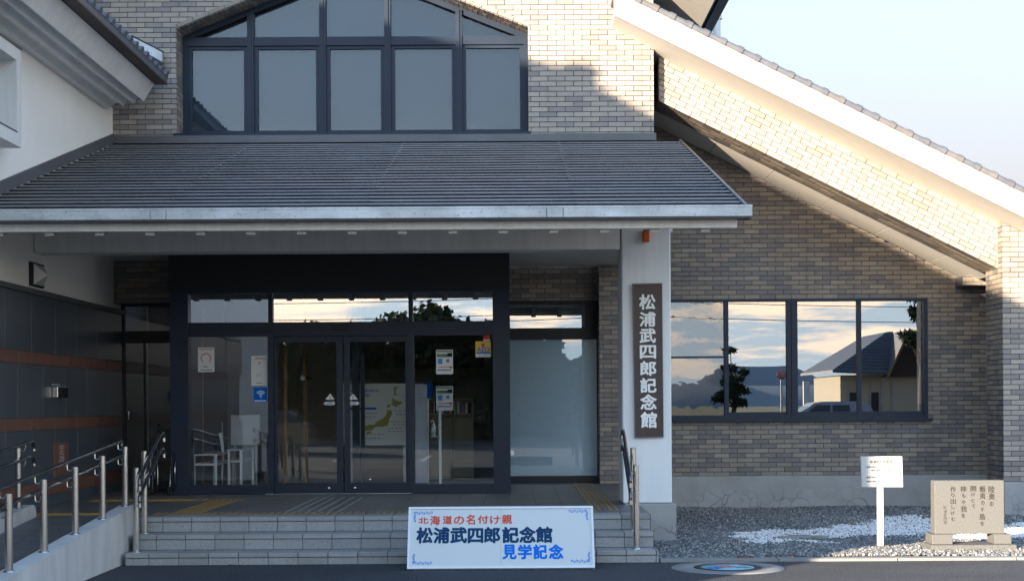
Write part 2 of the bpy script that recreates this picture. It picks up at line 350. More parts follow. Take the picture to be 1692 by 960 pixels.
# bricks ------------------------------------------------------------------
def clip(poly, region):
    """Sutherland-Hodgman; region convex counter-clockwise"""
    outp = poly
    for i in range(len(region)):
        a = region[i]; b = region[(i+1) % len(region)]; inp = outp; outp = []
        if not inp: return []
        side = lambda p: (b[0]-a[0])*(p[1]-a[1]) - (b[1]-a[1])*(p[0]-a[0])
        for j in range(len(inp)):
            p, q = inp[j], inp[(j+1) % len(inp)]; sp, sq = side(p), side(q)
            if sp >= 0: outp.append(p)
            if (sp >= 0) != (sq >= 0):
                t = sp/(sp-sq); outp.append((p[0]+t*(q[0]-p[0]), p[1]+t*(q[1]-p[1])))
    return outp
def area(p): return abs(sum(p[i][0]*p[(i+1) % len(p)][1]-p[(i+1) % len(p)][0]*p[i][1] for i in range(len(p))))/2
def visible(p):
    if p.y < 1: return False
    u = p.x*F/p.y; v = -(p.z-CZ)*F/p.y; x = 846+u+v*ROLL; y = 670+v-u*ROLL
    return -10 < x < 1702 and -8 < y < 968
def bricks(parent, O, U, V, regions, pitch=(.237, .0705), joint=.010, dark=.36, mats=None, proud=.008, nmax=300, phase=0.0, name='brick', hide=None):
    """real tiles proud of the mortar; regions are convex polygons in (u,v)"""
    O = Vector(O); U = Vector(U).normalized(); V = Vector(V).normalized(); N = U.cross(V)
    L = mats or (BRL, BRD); allm = list(L[0])+list(L[1])
    rnd = random.Random(hash((round(O.x*10), round(O.z*10), round(O.y*10))) & 0xffff)
    us = [p[0] for r in regions for p in r]; vs = [p[1] for r in regions for p in r]
    j0, j1 = int(min(vs)//pitch[1])-1, int(max(vs)//pitch[1])+2; items = []
    hb = joint/2
    for j in range(j0, j1):
        sh = (pitch[0]/2 if j % 2 else 0) + phase
        for i in range(int((min(us)-sh)//pitch[0])-1, int((max(us)-sh)//pitch[0])+2):
            u0, v0 = i*pitch[0]+sh, j*pitch[1]
            rc = [(u0+hb, v0+hb), (u0+pitch[0]-hb, v0+hb), (u0+pitch[0]-hb, v0+pitch[1]-hb), (u0+hb, v0+pitch[1]-hb)]
            mi = len(L[0])+rnd.randrange(len(L[1])) if rnd.random() < dark else rnd.randrange(len(L[0]))
            pr = proud*rnd.uniform(.85, 1.15)
            full = (pitch[0]-joint)*(pitch[1]-joint)
            for rg in regions:
                c = clip(rc, rg)
                if len(c) < 3 or area(c) < full*.04: continue
                a = area(c); ctr = O + U*(u0+pitch[0]/2) + V*(v0+pitch[1]/2)
                hid = (not visible(ctr)) or (hide and hide(ctr))
                items.append((1 if hid else 0, -round(a/full, 2)/max(ctr.y, 1), len(items), c, mi, pr, a > full*.999, ctr))
    items.sort(key=lambda t: t[:3]); meshes = {}; rest = MB()
    def geom(mb, c, mi, pr, org):
        n = len(c); f = [org + U*p[0] + V*p[1] + N*pr for p in c]; bk = [org + U*p[0] + V*p[1] for p in c]
        mb.add(f+bk, [tuple(range(n))] + [((i+1) % n, i, n+i, n+(i+1) % n) for i in range(n)], mi)
    for k, (hid, _, _, c, mi, pr, isfull, ctr) in enumerate(items):
        if k < nmax and not hid:
            if isfull:
                if mi not in meshes:
                    mb = MB(); w2, h2 = pitch[0]/2-hb, pitch[1]/2-hb
                    geom(mb, [(-w2, -h2), (w2, -h2), (w2, h2), (-w2, h2)], 0, proud, Vector((0, 0, 0)))
                    me = bpy.data.meshes.new(name); me.from_pydata([tuple(p) for p in mb.v], [], mb.f); me.materials.append(allm[mi]); meshes[mi] = me
                link(name, meshes[mi], parent, ctr + N*(pr-proud))
            else:
                mb = MB(); geom(mb, c, 0, pr, O); mb.build(name, allm[mi], parent, org=ctr)
        else: geom(rest, c, mi, pr, O)
    if rest.f: rest.build('tile_field' if name == 'brick' else name+'_field', allm, parent, kind='stuff')

def PXX(p): return 846 + p.x*F/p.y - (p.z-CZ)*F/p.y*ROLL
def PYY(p): return 670 - (p.z-CZ)*F/p.y - p.x*F/p.y*ROLL
# ================================================================== GROUND
mb = MB(); g0, g1 = -2500, 2500
mb.sheet([(g0, -2600, 0), (g1, -2600, 0), (g1, 2600, 0), (g0, 2600, 0)])
mb.build('ground', asphalt, kind='structure')

# ================================================================== MUSEUM
DU, DR = 20.1, 22.0                      # distance of the upper wall and of the right-hand wall
museum = thing('museum_building', 'brick-tiled memorial museum with porch roof, glazed entrance and big gable window', 'building', (-1, 20, 0))

# ---- right-hand wall
G = 0.501
def zb(X): return 5.811 - G*(X-2.098)    # underside line of the sloping beam
rw = link('right_wall', None, museum, (4.5, DR, 0))
RWX0, RWX1 = 1.95, 8.6
WX0, WX1, WZ0, WZ1 = 2.15, 6.29, 1.345, 3.175
mb = MB()
mb.box(RWX0, WX0, DR+.004, DR+.3, .45, 5.9); mb.box(WX1, RWX1, DR+.004, DR+.3, .45, 3.9)
mb.box(WX0, WX1, DR+.004, DR+.3, .45, WZ0); mb.box(WX0, WX1, DR+.004, DR+.3, WZ1, 3.7)
mb.slab([(WX0, DR+.004, 3.7), (WX1, DR+.004, 3.7), (WX0, DR+.004, 5.9)], (0, .3, 0))
mb.build('mortar_backing', mortar, rw)
zt = lambda x: zb(x)+.02
def R2(a, b, c, d): return [(a, b), (c, b), (c, d), (a, d)]
regs = [R2(RWX0, .505, WX0, zt(WX0)), R2(WX0, .505, WX1, WZ0), R2(WX1, .505, RWX1, zt(RWX1)),
        [(WX0, WZ1), (WX1, WZ1), (WX1, zt(WX1)), (WX0, zt(WX0))],
        [(WX1, zt(RWX1)), (RWX1, zt(RWX1)), (WX1, zt(WX1))], [(RWX0, zt(WX0)), (WX0, zt(WX0)), (RWX0, zt(RWX0))]]
bricks(rw, (0, DR, 0), (1, 0, 0), (0, 0, 1), regs, phase=.09, dark=.42,
       hide=lambda p: PXX(p) < 1107 or (PXX(p) < 1215 and PYY(p) < 372 and PXX(p) < 1128+(PYY(p)-232)*.88))

mb = MB(); mb.bbox(1.85, 8.6, DR-.03, DR+.3, -.1, .50, .008); mb.build('plinth', cracked, museum)
# window in it
rwin = link('sliding_window', None, museum, (4.2, DR, WZ0))
xs = [PX(1200.5, DR), PX(1309, DR), PX(1420, DR)]
mb = MB(); fr = .05
mb.box(WX0, WX1, DR-.045, DR+.12, WZ0, WZ0+.075); mb.box(WX0, WX1, DR-.045, DR+.12, WZ1-.04, WZ1)
mb.box(WX1-.055, WX1, DR-.045, DR+.12, WZ0+.075, WZ1-.04); mb.box(WX0, WX0+.05, DR-.045, DR+.12, WZ0+.075, WZ1-.04)
mb.box(WX0-.02, WX1+.06, DR-.085, DR-.046, WZ0-.03, WZ0+.012)
mb.build('frame', navy, rwin)
for xc, hw in ((xs[0], .032), (xs[1], .082), (xs[2], .03)):
    mb = MB(); mb.box(xc-hw, xc+hw, DR-.03, DR+.10, WZ0+.075, WZ1-.04)
    if hw > .05: mb.box(xc-.012, xc+.012, DR-.05, DR-.03, WZ0+.075, WZ1-.04)
    mb.build('mullion', navy, rwin)
edges = [WX0+.05, xs[0]-.032, xs[0]+.032, xs[1]-.082, xs[1]+.082, xs[2]-.03, xs[2]+.03, WX1-.055]
for k in range(4):
    a, b = edges[2*k], edges[2*k+1]
    lo, hi = WZ0+.075, WZ1-.04
    if k in (1, 2, 3):
        mb = MB(); mb.box(a, b, DR-.005, DR+.05, lo, lo+.045); mb.build('sash_rail', navy, rwin)
    mb = MB(); mb.box(a, b, DR+.02, DR+.028, lo, hi); mb.build('pane', g_wavy if k == 0 else g_win, rwin)
    if k == 0:
        zc = PZ(592, DR); mb = MB(); mb.box(a, b, DR-.012, DR+.019, zc-.014, zc+.014); mb.build('screen_rail', navy, rwin)
        mb = MB(); mb.box(a, b, DR+.05, DR+.054, lo, hi); mb.build('insect_screen', screen, rwin)
    if k == 3:
        pass
mb = MB(); mb.box(WX0, WX1, DR+.55, DR+.57, WZ0-.1, WZ1+.1); mb.build('dark_room_sheet', int_dark, rwin)  # dark sheet added in place of the unlit room behind the glass

# ---- sloping tile-clad beam in front of it
BD = 20.3; BX0, BX1 = 2.085, 6.80
beam = link('sloping_beam', None, museum, (4.4, BD, 4.6))
mb = MB()
mb.slab([(BX0, BD+.004, zb(BX0)+.012), (BX1, BD+.004, zb(BX1)+.012), (BX1, BD+.004, zb(BX1)+.64), (BX0, BD+.004, zb(BX0)+.64)], (0, .65, 0))
mb.build('mortar_backing', mortar, beam)
Us = Vector((1, 0, -G)).normalized(); Vs = Vector((G, 0, 1)).normalized(); O = Vector((BX0, BD, zb(BX0)))
def uv(X, Z): d = Vector((X-O.x, 0, Z-O.z)); return (d.dot(Us), d.dot(Vs))
bricks(beam, O, Us, Vs, [[uv(BX0, zb(BX0)), uv(BX1, zb(BX1)), uv(BX1, zb(BX1)+.625), uv(BX0, zb(BX0)+.625)]], dark=.25, mats=(BRU, [BRU[3], BRU[1], BRV[2]]))
# underside tiles
L = uv(BX1, zb(BX1))[0]
bricks(beam, O + Vector((0, .65, 0)) + Vs*.012, Us, Vector((0, -1, 0)), [[(0, 0), (L, 0), (L, .65), (0, .65)]], pitch=(.237, .2167), dark=.3, nmax=70, name='soffit_tile')
# left return
mb = MB(); mb.box(BX0-.001, BX0+.003, BD+.01, BD+.64, zb(BX0), zb(BX0)+.62)
bricks(beam, (BX0, BD+.65, 0), (0, -1, 0), (0, 0, 1), [R2(0, zb(BX0)+.01, .65, zb(BX0)+.62)], dark=.4, nmax=20)
# dark groove and white soffit boards behind
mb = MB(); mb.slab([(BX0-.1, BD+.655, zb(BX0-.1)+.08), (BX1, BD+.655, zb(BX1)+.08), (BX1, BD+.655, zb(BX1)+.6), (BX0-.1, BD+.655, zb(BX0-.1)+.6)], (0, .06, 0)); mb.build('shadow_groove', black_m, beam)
jx = [1.95] + [PX(p, DR) for p in (1265, 1356, 1446, 1537)] + [6.95]
jx = [1.95, PX(1174, DR)] + jx[1:]
for a, b in zip(jx[:-1], jx[1:]):
    mb = MB(); e = .006
    mb.slab([(a+e, BD+.715, zb(a+e)+.035), (b-e, BD+.715, zb(b-e)+.035), (b-e, DR+.02, zb(b-e)+.035), (a+e, DR+.02, zb(a+e)+.035)], (0, 0, .03)); mb.build('soffit_board', cream_b, museum)
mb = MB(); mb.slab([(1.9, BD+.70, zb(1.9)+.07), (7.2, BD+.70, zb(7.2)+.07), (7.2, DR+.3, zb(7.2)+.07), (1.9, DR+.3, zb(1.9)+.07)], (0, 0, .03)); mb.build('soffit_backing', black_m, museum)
# little tiled bracket at the foot of the soffit
br = link('tiled_bracket', None, museum, (6.95, 21.4, 3.4))
mb = MB(); mb.box(6.72, 7.3, DR-.38, DR, 3.33, 3.47); mb.build('core', mortar, br)
bricks(br, (0, DR-.38, 0), (1, 0, 0), (0, 0, 1), [R2(6.72, 3.335, 7.3, 3.47)], dark=.2)

# ---- pier at the right
PF, PB = 20.1, 20.80
pier = link('brick_pier', None, museum, (7.4, PF, 0))
zp = lambda x: zb(x)+.62
mb = MB(); mb.slab([(BX1+.006, PF+.004, .3), (9.2, PF+.004, .3), (9.2, PF+.004, zp(9.2)), (BX1+.006, PF+.004, zp(BX1))], (0, PB-PF-.004, 0)); mb.build('mortar_backing', mortar, pier)
bricks(pier, (0, PF, 0), (1, 0, 0), (0, 0, 1), [R2(BX1, .495, 9.2, zp(9.2)), [(BX1, zp(9.2)), (9.2, zp(9.2)), (BX1, zp(BX1))]], phase=.03, dark=.33, mats=(BRU, BRV))
bricks(pier, (BX1+.002, PB, 0), (0, -1, 0), (0, 0, 1), [R2(0, .495, PB-PF, zp(BX1))], phase=.05, dark=.42, nmax=120)
mb = MB(); mb.bbox(BX1-.0, 9.3, PF-.01, PB+.02, -.1, .49, .008); mb.build('pier_plinth', cracked, museum)

# ---- low right gable roof: barge board, soffit, verge tiles
FD = 19.39; FX0 = PX(1015, FD, 30)
ztop = lambda X: zb(X)+.625
FXR = 9.5
mb = MB()
mb.slab([(FX0, FD, ztop(FX0)), (FXR, FD, ztop(FXR)), (FXR, FD, ztop(FXR)+.315), (FX0, FD, ztop(FX0)+.315)], (0, .045, 0)); mb.build('barge_board', white_p, museum)
mb = MB(); mb.slab([(FX0+.002, FD+.046, ztop(FX0)+.004), (FXR, FD+.046, ztop(FXR)+.004), (FXR, BD+.7, ztop(FXR)+.004), (FX0+.002, BD+.7, ztop(FX0)+.004)], (0, 0, .05)); mb.build('verge_soffit', cream_b, museum)
mb = MB(); mb.slab([(FX0, FD+.05, ztop(FX0)+.29), (FXR, FD+.05, ztop(FXR)+.29), (FXR, 27, ztop(FXR)+.29), (FX0, 27, ztop(FX0)+.29)], (0, 0, .06)); mb.build('tiled_roof_slope', tilek[0], museum)
vt = MB(); pit = .2255*math.sqrt(1+G*G)
a = Vector((0, 0, 0)); b = Us*pit*1.0
vt.tube([a, a+Us*(pit*.8)], .052, 12); vt.tube([a+Us*(pit*.74), a+Us*(pit*1.05)], .066, 12)
vt.box(-.0, pit*.8, .02, .30, -.05, -.02)
me = bpy.data.meshes.new('verge_tile'); me.from_pydata(vt.v, [], vt.f); me.materials.append(tilek[0]); me.polygons.foreach_set('use_smooth', vt.sm)
me2 = me.copy(); me2.materials[0] = tilek[1]
k = 0
while FX0-.1+k*.2255 < FXR-.3:
    X = FX0-.1+k*.2255
    link('verge_tile', me if random.random() < .6 else me2, museum, (X, FD+.045, ztop(X)+.36)); k += 1

# ---- upper wall with the gable window
UX1 = PX(1080, DU, 150)
OX0, OX1 = PX(291, DU, 130), PX(873, DU, 130); OZ0 = 5.375; SZ = 6.82; PKX = (OX0+OX1)/2; PS = .40; PKZ = SZ + PS*(PKX-OX0)
MX, MZ = 2.765, 7.03                     # main roof, right eave of the soffit plane
ms = lambda X: MZ + .5*(MX-X) if X > -2.15 else MZ + .5*(MX+2.15) - .5*(-2.15-X)
uw = link('upper_wall', None, museum, (-1.8, DU, 5))
mb = MB()
def wslab(poly, m=None): (m or mb).slab([(x, DU+.004, z) for x, z in poly], (0, .39, 0))
UL = -6.2
wslab([(UL, 4.6), (OX0, 4.6), (OX0, ms(OX0)), (UL, ms(UL))]); wslab([(OX0, 4.6), (OX1, 4.6), (OX1, OZ0), (OX0, OZ0)])
wslab([(OX1, 4.6), (UX1, 4.6), (UX1, ms(UX1)), (OX1, ms(OX1))])
wslab([(OX0, SZ), (PKX, PKZ), (PKX, ms(PKX)), (OX0, ms(OX0))]); wslab([(PKX, PKZ), (OX1, SZ), (OX1, ms(OX1)), (PKX, ms(PKX))])
mb.build('mortar_backing', mortar, uw)
bricks(uw, (0, DU, 0), (1, 0, 0), (0, 0, 1), [
    [(UL, 5.3), (OX0, 5.3), (OX0, ms(OX0)), (UL, ms(UL))], R2(OX0, 5.3, OX1, OZ0), [(OX1, 5.3), (UX1, 5.3), (UX1, ms(UX1)), (OX1, ms(OX1))],
    [(OX0, SZ+.055), (PKX, PKZ+.055), (PKX, ms(PKX)), (OX0, ms(OX0))], [(PKX, PKZ+.055), (OX1, SZ+.055), (OX1, ms(OX1)), (PKX, ms(PKX))]],
    phase=.05, dark=.27, nmax=420, mats=(BRU, BRV), hide=lambda p: PXX(p) < 176 or (PXX(p) < 255 and PYY(p) < 130 and PYY(p) < 1.0*(PXX(p)-130)))
# header course along the arch, reveals
for sx in (-1, 1):
    ex = OX0 if sx < 0 else OX1
    U = Vector((1, 0, PS if sx < 0 else -PS)).normalized(); V = Vector((-U.z, 0, U.x))
    O1 = Vector((ex if sx < 0 else PKX, DU-.003, SZ if sx < 0 else PKZ)); Lr = (PKX-OX0)*math.sqrt(1+PS*PS)
    bricks(uw, O1, U, V, [R2(0, .0, Lr, .056)], pitch=(.237, .066), dark=.05, name='arch_tile', phase=.03)
    # underside of the slope
    Vd = Vector((0, 1, 0))
    bricks(uw, O1 + Vector((0, .005, 0)), -U, Vd, [R2(-Lr, 0, 0, .385)], pitch=(.0705, .193), dark=.5, name='reveal_tile', nmax=60)
    mb = MB(); mb.slab([O1+Vector((0, .004, .004)), O1+U*Lr+Vector((0, .004, .004)), O1+U*Lr+Vector((0, .386, .004)), O1+Vector((0, .386, .004))], (0, 0, .05)); mb.build('arch_lintel', mortar, uw)
bricks(uw, (OX0, DU, 0), (0, 1, 0), (0, 0, 1), [R2(0, OZ0, .385, SZ)], dark=.45, name='reveal_tile', nmax=40, phase=.02)
# upper window
WD = 20.5
uwin = link('gable_window', None, museum, (PKX, WD, OZ0))
cx = [PX(c, WD, 150) for c in (415, 534, 641, 758.5)]
tz = PZ(68, WD, 560)
mb = MB()
mb.box(OX0, OX1, WD-.02, WD+.08, OZ0-.02, OZ0+.05); mb.box(OX0, OX0+.08, WD-.02, WD+.08, OZ0+.05, tz-.07); mb.box(OX1-.06, OX1, WD-.02, WD+.08, OZ0+.05, tz-.07)
mb.box(OX0, OX1, WD-.03, WD+.09, tz-.07, tz+.05)
for sx in (-1, 1):
    ex = OX0 if sx < 0 else OX1
    mb.slab([(ex, WD-.02, SZ), (PKX, WD-.02, PKZ), (PKX, WD-.02, PKZ-.09), (ex, WD-.02, SZ-.09)], (0, .09, 0))
mb.box(OX0-.04, OX1+.03, DU-.03, WD-.02, OZ0-.035, OZ0-.004)
mb.build('frame', navy, uwin)
for c in cx:
    zt_ = PKZ - PS*abs(c-PKX)
    mb = MB(); mb.box(c-.045, c+.045, WD-.05, WD+.1, OZ0+.05, zt_-.05); mb.box(c-.012, c+.012, WD-.065, WD-.05, OZ0+.05, zt_-.05); mb.build('mullion', navy, uwin)
ed = [OX0+.08] + [v for c in cx for v in (c-.045, c+.045)] + [OX1-.06]
for k in range(5):
    a, b = ed[2*k], ed[2*k+1]; lo, hi = OZ0+.05, tz-.07
    mb = MB(); q = .055
    mb.box(a, b, WD, WD+.06, lo, lo+q); mb.box(a, b, WD, WD+.06, hi-q+.01, hi); mb.box(a, a+q, WD, WD+.06, lo+q, hi-q+.01); mb.box(b-q, b, WD, WD+.06, lo+q, hi-q+.01)
    mb.box(a+q, b-q, WD+.05, WD+.062, lo+q, lo+q+.012)
    mb.build('sash', navy, uwin)
    mb = MB(); mb.box(a+q, b-q, WD+.03, WD+.038, lo+q, hi-q+.01); mb.build('pane', g_up, uwin)
    # upper panes
    z0 = tz+.05; fa = lambda x: PKZ - PS*abs(x-PKX) - .09
    poly = clip([(a, z0), (b, z0), (b, 9), (a, 9)], [(PKX-(fa(PKX)-z0)/PS, z0), (PKX+(fa(PKX)-z0)/PS, z0), (PKX, fa(PKX))])
    if len(poly) > 2:
        mb = MB(); mb.slab([(x, WD+.03, z) for x, z in poly], (0, .008, 0)); mb.build('upper_pane', g_up, uwin)
        mb = MB(); mb.slab([(x, WD+.12, z) for x, z in poly], (0, .005, 0)); mb.build('upper_shade', blind_up, uwin)
    mb = MB(); mb.box(a+.01, b-.01, WD+.12, WD+.125, lo, hi); mb.build('blind', blind_up, uwin)
mb = MB(); mb.box(OX0-.05, OX1+.05, WD+.3, WD+.32, OZ0-.2, PKZ); mb.build('dark_room_sheet', int_dark, uwin)  # dark backing sheet, stands in for the unlit room upstairs

# ---- main roof over it (mostly above the frame): soffit, dark gutter, downpipe
mr = link('main_roof', None, museum, (-2.15, 22, 9.5))
for sgn, Xe in ((1, MX), (-1, -7.0)):
    mb = MB(); mb.slab([(-2.15, 19.2, ms(-2.15)), (Xe, 19.2, ms(Xe)), (Xe, 27, ms(Xe)), (-2.15, 27, ms(-2.15))], (0, 0, .05)); mb.build('soffit', cream_b, mr)
    mb = MB(); mb.slab([(-2.15, 19.2, ms(-2.15)+.06), (Xe+sgn*.05, 19.2, ms(Xe)+.04), (Xe+sgn*.05, 27, ms(Xe)+.04), (-2.15, 27, ms(-2.15)+.06)], (0, 0, .3)); mb.build('roof_slope', tilek[0], mr)
mb = MB(); mb.slab([(MX+.052, 19.1, MZ-.02), (MX+.20, 19.1, MZ+.01), (MX+.25, 19.1, MZ+.2), (MX+.052, 19.1, MZ+.2)], (0, 6, 0)); mb.build('eave_gutter', navy, mr)
dpx, dpy = PX(1184, 22.6, 40), 22.6
mb = MB(); mb.tube([(dpx, dpy, PZ(22, 22.6)), (dpx, dpy, 5.8)], .062, 14); mb.tube([(dpx-.02, dpy, PZ(20, 22.6)), (dpx+.02, dpy, PZ(36, 22.6))], .075, 14); mb.build('downpipe', white_p, mr)
mb = MB(); mb.box(1.98, 2.4, 22.5, 26, 4.8, ms(2.4)-.01); mb.build('upper_side_wall', white_w, museum)
mb = MB(); mb.box(UX1-.002, UX1+.004, DU+.01, DU+.39, 4.6, ms(UX1)); mb.box(UX1-.4, UX1, DU+.4, 26, 4.6, ms(UX1)-.02); mb.build('side_return', mortar, museum)

# ---- porch roof
PD = 14.5; zr = lambda D: 5.224 - .299*(DU-D)
proof = link('porch_roof', None, museum, (-1.6, 17, 4.2))
RX0, RX1 = -5.5, 2.33
NC = 24; dd = (DU-PD)/NC
seams = [RX0, -3.55, -1.46, .66, RX1]
for i in range(NC):
    y0 = PD + i*dd; y1 = y0+dd
    for a, b in zip(seams[:-1], seams[1:]):
        mb = MB(); g = .002; jz = random.uniform(-.002, .002)
        z0, z1 = zr(y0)+jz, zr(y1)+jz
        # pan, rolled nose at the lower edge, upstand under the next course
        prof = [(y0+.034, z0-.030), (y0+.034, z0-.004), (y0+.004, z0+.003), (y0-.003, z0+.008), (y0-.003, z0+.019), (y0+.004, z0+.023), (y0+.03, z0+.020), (y1+.036, z1-.002), (y1+.036, z1-.020)]
        n = len(prof)
        vs = [(a+g, y, z) for y, z in prof] + [(b-g, y, z) for y, z in prof]
        mb.add(vs, [(k, k+1, n+k+1, n+k) for k in range(n-1)] + [(n-1, 0, n, 2*n-1)] + [tuple(range(n-1, -1, -1)), tuple(range(n, 2*n))])
        mb.build('roof_course', random.choice(roofm), proof)
        if b < RX1:
            mb = MB(); mb.bbox(b-.022, b+.022, y0-.006, y0+.06, z0+.006, z0+.026, .003); mb.build('lap_joint', roofm[1], proof)
mb = MB(); mb.slab([(RX0, PD+.02, zr(PD)-.04), (RX1, PD+.02, zr(PD)-.04), (RX1, DU, zr(DU)-.04), (RX0, DU, zr(DU)-.04)], (0, 0, -.03)); mb.build('roof_deck', white_p, proof)
mb = MB(); mb.slab([(RX1, PD-.02, zr(PD)-.09), (RX1, PD-.02, zr(PD)+.03), (RX1, DU, zr(DU)+.03), (RX1, DU, zr(DU)-.09)], (.03, 0, 0)); mb.build('verge_trim', flash, proof)
mb = MB(); mb.box(RX0, -1.0, DU-.03, DU-.001, zr(DU)-.02, zr(DU)+.115); mb.box(-1.0+.004, UX1+.03, DU-.034, DU-.001, zr(DU)-.02, zr(DU)+.112); mb.box(RX0, UX1+.02, DU-.10, DU-.031, zr(DU)+.0, zr(DU)+.03); mb.build('wall_flashing', flash, proof)
mb = MB(); mb.slab([(RX0+.002, PD-.1, zr(PD)+.01-.03), (RX0+.002, DU-.04, zr(DU)+.01), (RX0+.002, DU-.04, zr(DU)+.145), (RX0+.002, PD-.1, zr(PD)+.115)], (.028, 0, 0)); mb.build('side_flashing', flash, proof)
# gutter
GX1 = PX(1242, 14.35, 350); gz0, gz1 = 3.432, 3.535
gut = MB(); joints = [-5.47, PX(250, 14.35, 360), PX(276, 14.35, 360), PX(903, 14.35, 350), PX(930, 14.35, 350), GX1]
for a, b in zip(joints[:-1], joints[1:]):
    m_ = MB(); m_.bbox(a+.001, b-.001, 14.30, 14.47, gz0, gz1, .006)
    m_.box(a+.001, b-.001, 14.295, 14.32, gz1-.008, gz1+.012); m_.build('gutter', galv, museum)
mb = MB(); mb.box(-5.47, GX1-.01, 14.33, 14.46, gz0-.012, gz0-.001); mb.build('gutter_lip', flash, museum)
mb = MB(); mb.bbox(-5.48, PX(1218, 14.5, 370), 14.50, 14.56, 3.345, 3.425, .005); mb.build('fascia', white_p, museum)
mb = MB(); mb.box(RX0+.03, RX1-.02, 14.47, 14.50, 3.425, 3.56); mb.build('eave_board', white_p, museum)
for k in range(-11, 7):
    xx = PX(665.5+83.2*k, 14.6, 385)
    if xx > RX1-.05 or xx < -5.4: continue
    m_ = MB(); y0, y1 = 14.562, 19.05
    z0 = lambda y: 3.312 + (y-14.56)*.299
    m_.slab([(xx-.045, y0, z0(y0)), (xx-.045, y1, z0(y1)), (xx-.045, y1, z0(y1)+.14), (xx-.045, y0, z0(y0)+.14)], (.09, 0, 0)); m_.build('rafter', rafterm, museum)
mb = MB(); mb.bbox(RX0+.005, 1.26, 16.72, 17.05, PZ(413, 16.72), 3.98, .01); mb.build('porch_beam', white_p, museum)
mb = MB(); mb.box(RX0+.02, 1.9, 17.06, DU+1.2, 3.62, 3.66); mb.build('porch_ceiling', white_p, museum)
# pillar
px0, px1 = PX(1028, 16.7, 600), PX(1109, 16.7, 600)
pil = link('porch_pillar', None, museum, ((px0+px1)/2, 16.7, .46))
mb = MB(); mb.bbox(px0, px1, 16.7, 17.3, .455, 4.1, .012); mb.build('shaft', pillar_m, pil)
mb = MB(); mb.bbox(px0+.02, px1+.045, 16.66, 17.34, -.1, .45, .008); mb.build('pillar_plinth', cracked, pil)

# ---- entrance
ED = 19.1
def ex(p): return PX(p, ED, 670)
def ez(p): return PZ(p, ED, 560)
ent = link('glazed_entrance', None, museum, (-2.2, ED, .44))
EZ0 = .445
mb = MB()
mb.box(ex(283), ex(313), ED-.06, 21.5, EZ0, 3.6); mb.box(ex(815), ex(843), ED-.06, ED+.2, EZ0, 3.6)
mb.box(ex(313), ex(815), ED-.06, ED+.2, ez(484), 3.6)
mb.build('portal_frame', navy, ent)
mb = MB(); mb.box(ex(283)-.01, ex(840), ED-.075, ED-.062, ez(484)+.03, 3.6); mb.build('fascia_panel', black_m, ent)
mb = MB(); mb.box(ex(842)-.14, ex(843)-.002, ED+.2, 21.5, EZ0, 3.6); mb.box(ex(283), ex(843), ED+.2, 21.5, 3.3, 3.6); mb.build('vestibule_side', navy, ent)
mb = MB(); mb.box(ex(313), ex(815), ED-.03, ED+.12, ez(555), ez(532)); mb.build('transom_bar', navy, ent)
for p in (448, 679.5):
    mb = MB(); mb.box(ex(p)-.038, ex(p)+.038, ED-.025, ED+.1, EZ0, ez(555)); mb.build('post', navy, ent)
    mb = MB(); mb.box(ex(p)-.028, ex(p)+.028, ED-.025, ED+.1, ez(532), ez(484)); mb.build('transom_post', navy, ent)
for a, b in ((313, 443), (684, 815)):
    mb = MB(); mb.box(ex(a), ex(b), ED-.02, ED+.08, EZ0, ez(800)); mb.build('bottom_rail', navy, ent)
for a, b in ((313, 444.5), (451.5, 676), (683, 815)):
    mb = MB(); mb.box(ex(a), ex(b), ED+.03, ED+.038, ez(532), ez(484)); mb.build('transom_pane', g_trans, ent)
for a, b in ((313, 443.5), (684, 815)):
    mb = MB(); mb.box(ex(a), ex(b), ED+.03, ED+.038, ez(800), ez(555)); mb.build('side_pane', g_door, ent)
for a, b in ((453, 566.5), (568.5, 675)):
    d = link('sliding_door', None, museum, (ex(a), ED, EZ0)); y0, y1 = ED+.02, ED+.06
    mb = MB(); L_ = .035 if a < 500 else .075; R_ = .085 if a < 500 else .04
    mb.box(ex(a), ex(b), y0, y1, ez(565), ez(555.5)); mb.box(ex(a), ex(b), y0, y1, EZ0+.012, ez(797))
    mb.box(ex(a), ex(a)+L_, y0, y1, ez(797), ez(565)); mb.box(ex(b)-R_, ex(b), y0, y1, ez(797), ez(565)); mb.build('door_frame', navy, d)
    mb = MB(); mb.box(ex(a)+L_, ex(b)-R_, y0+.015, y0+.023, ez(797), ez(565)); mb.build('pane', g_door, d)
    for kx, kz in (((542, 806),) if a < 500 else ((585, 806), (610, 792.5))):
        mb = MB(); mb.lathe((ex(kx), y0, ez(kz)), [(0.0, -.018), (.016, -.016), (.024, -.008), (.024, 0)], 14, axis='y'); mb.build('lock_knob', steel, d)
    # hazard stickers
    tx = 545 if a < 500 else 583
    mb = MB(); t0 = ex(tx); mb.slab([(t0-.065, y0+.010, ez(660)), (t0+.065, y0+.010, ez(660)), (t0, y0+.010, ez(650))], (0, .002, 0)); mb.build('warning_triangle', paper, d)
    mb = MB(); mb.box(t0-.06, t0+.06, y0+.010, y0+.012, ez(669), ez(663.5))
    sx = 1 if a > 500 else -1
    mb.slab([(t0+sx*.06, y0+.010, ez(669)), (t0+sx*.085, y0+.010, ez(666.2)), (t0+sx*.06, y0+.010, ez(663.5))], (0, .002, 0)); mb.build('arrow_sticker', paper, d)
    text('自動', d, 'sticker_print', bluel, (t0, y0+.0085, ez(666.2)), .075, .028)
    text('!', d, 'sticker_print', redl, (t0, y0+.0085, ez(657)), .014, .04, bold=.02)
mb = MB(); mb.bbox(ex(549), ex(577), ED-.055, ED-.031, ez(545.5), ez(538), .004); mb.build('door_sensor', black_m, ent)
mb = MB(); mb.box(ex(440), ex(680), ED-.10, ED-.03, .446, .452); mb.build('threshold', galv, ent)

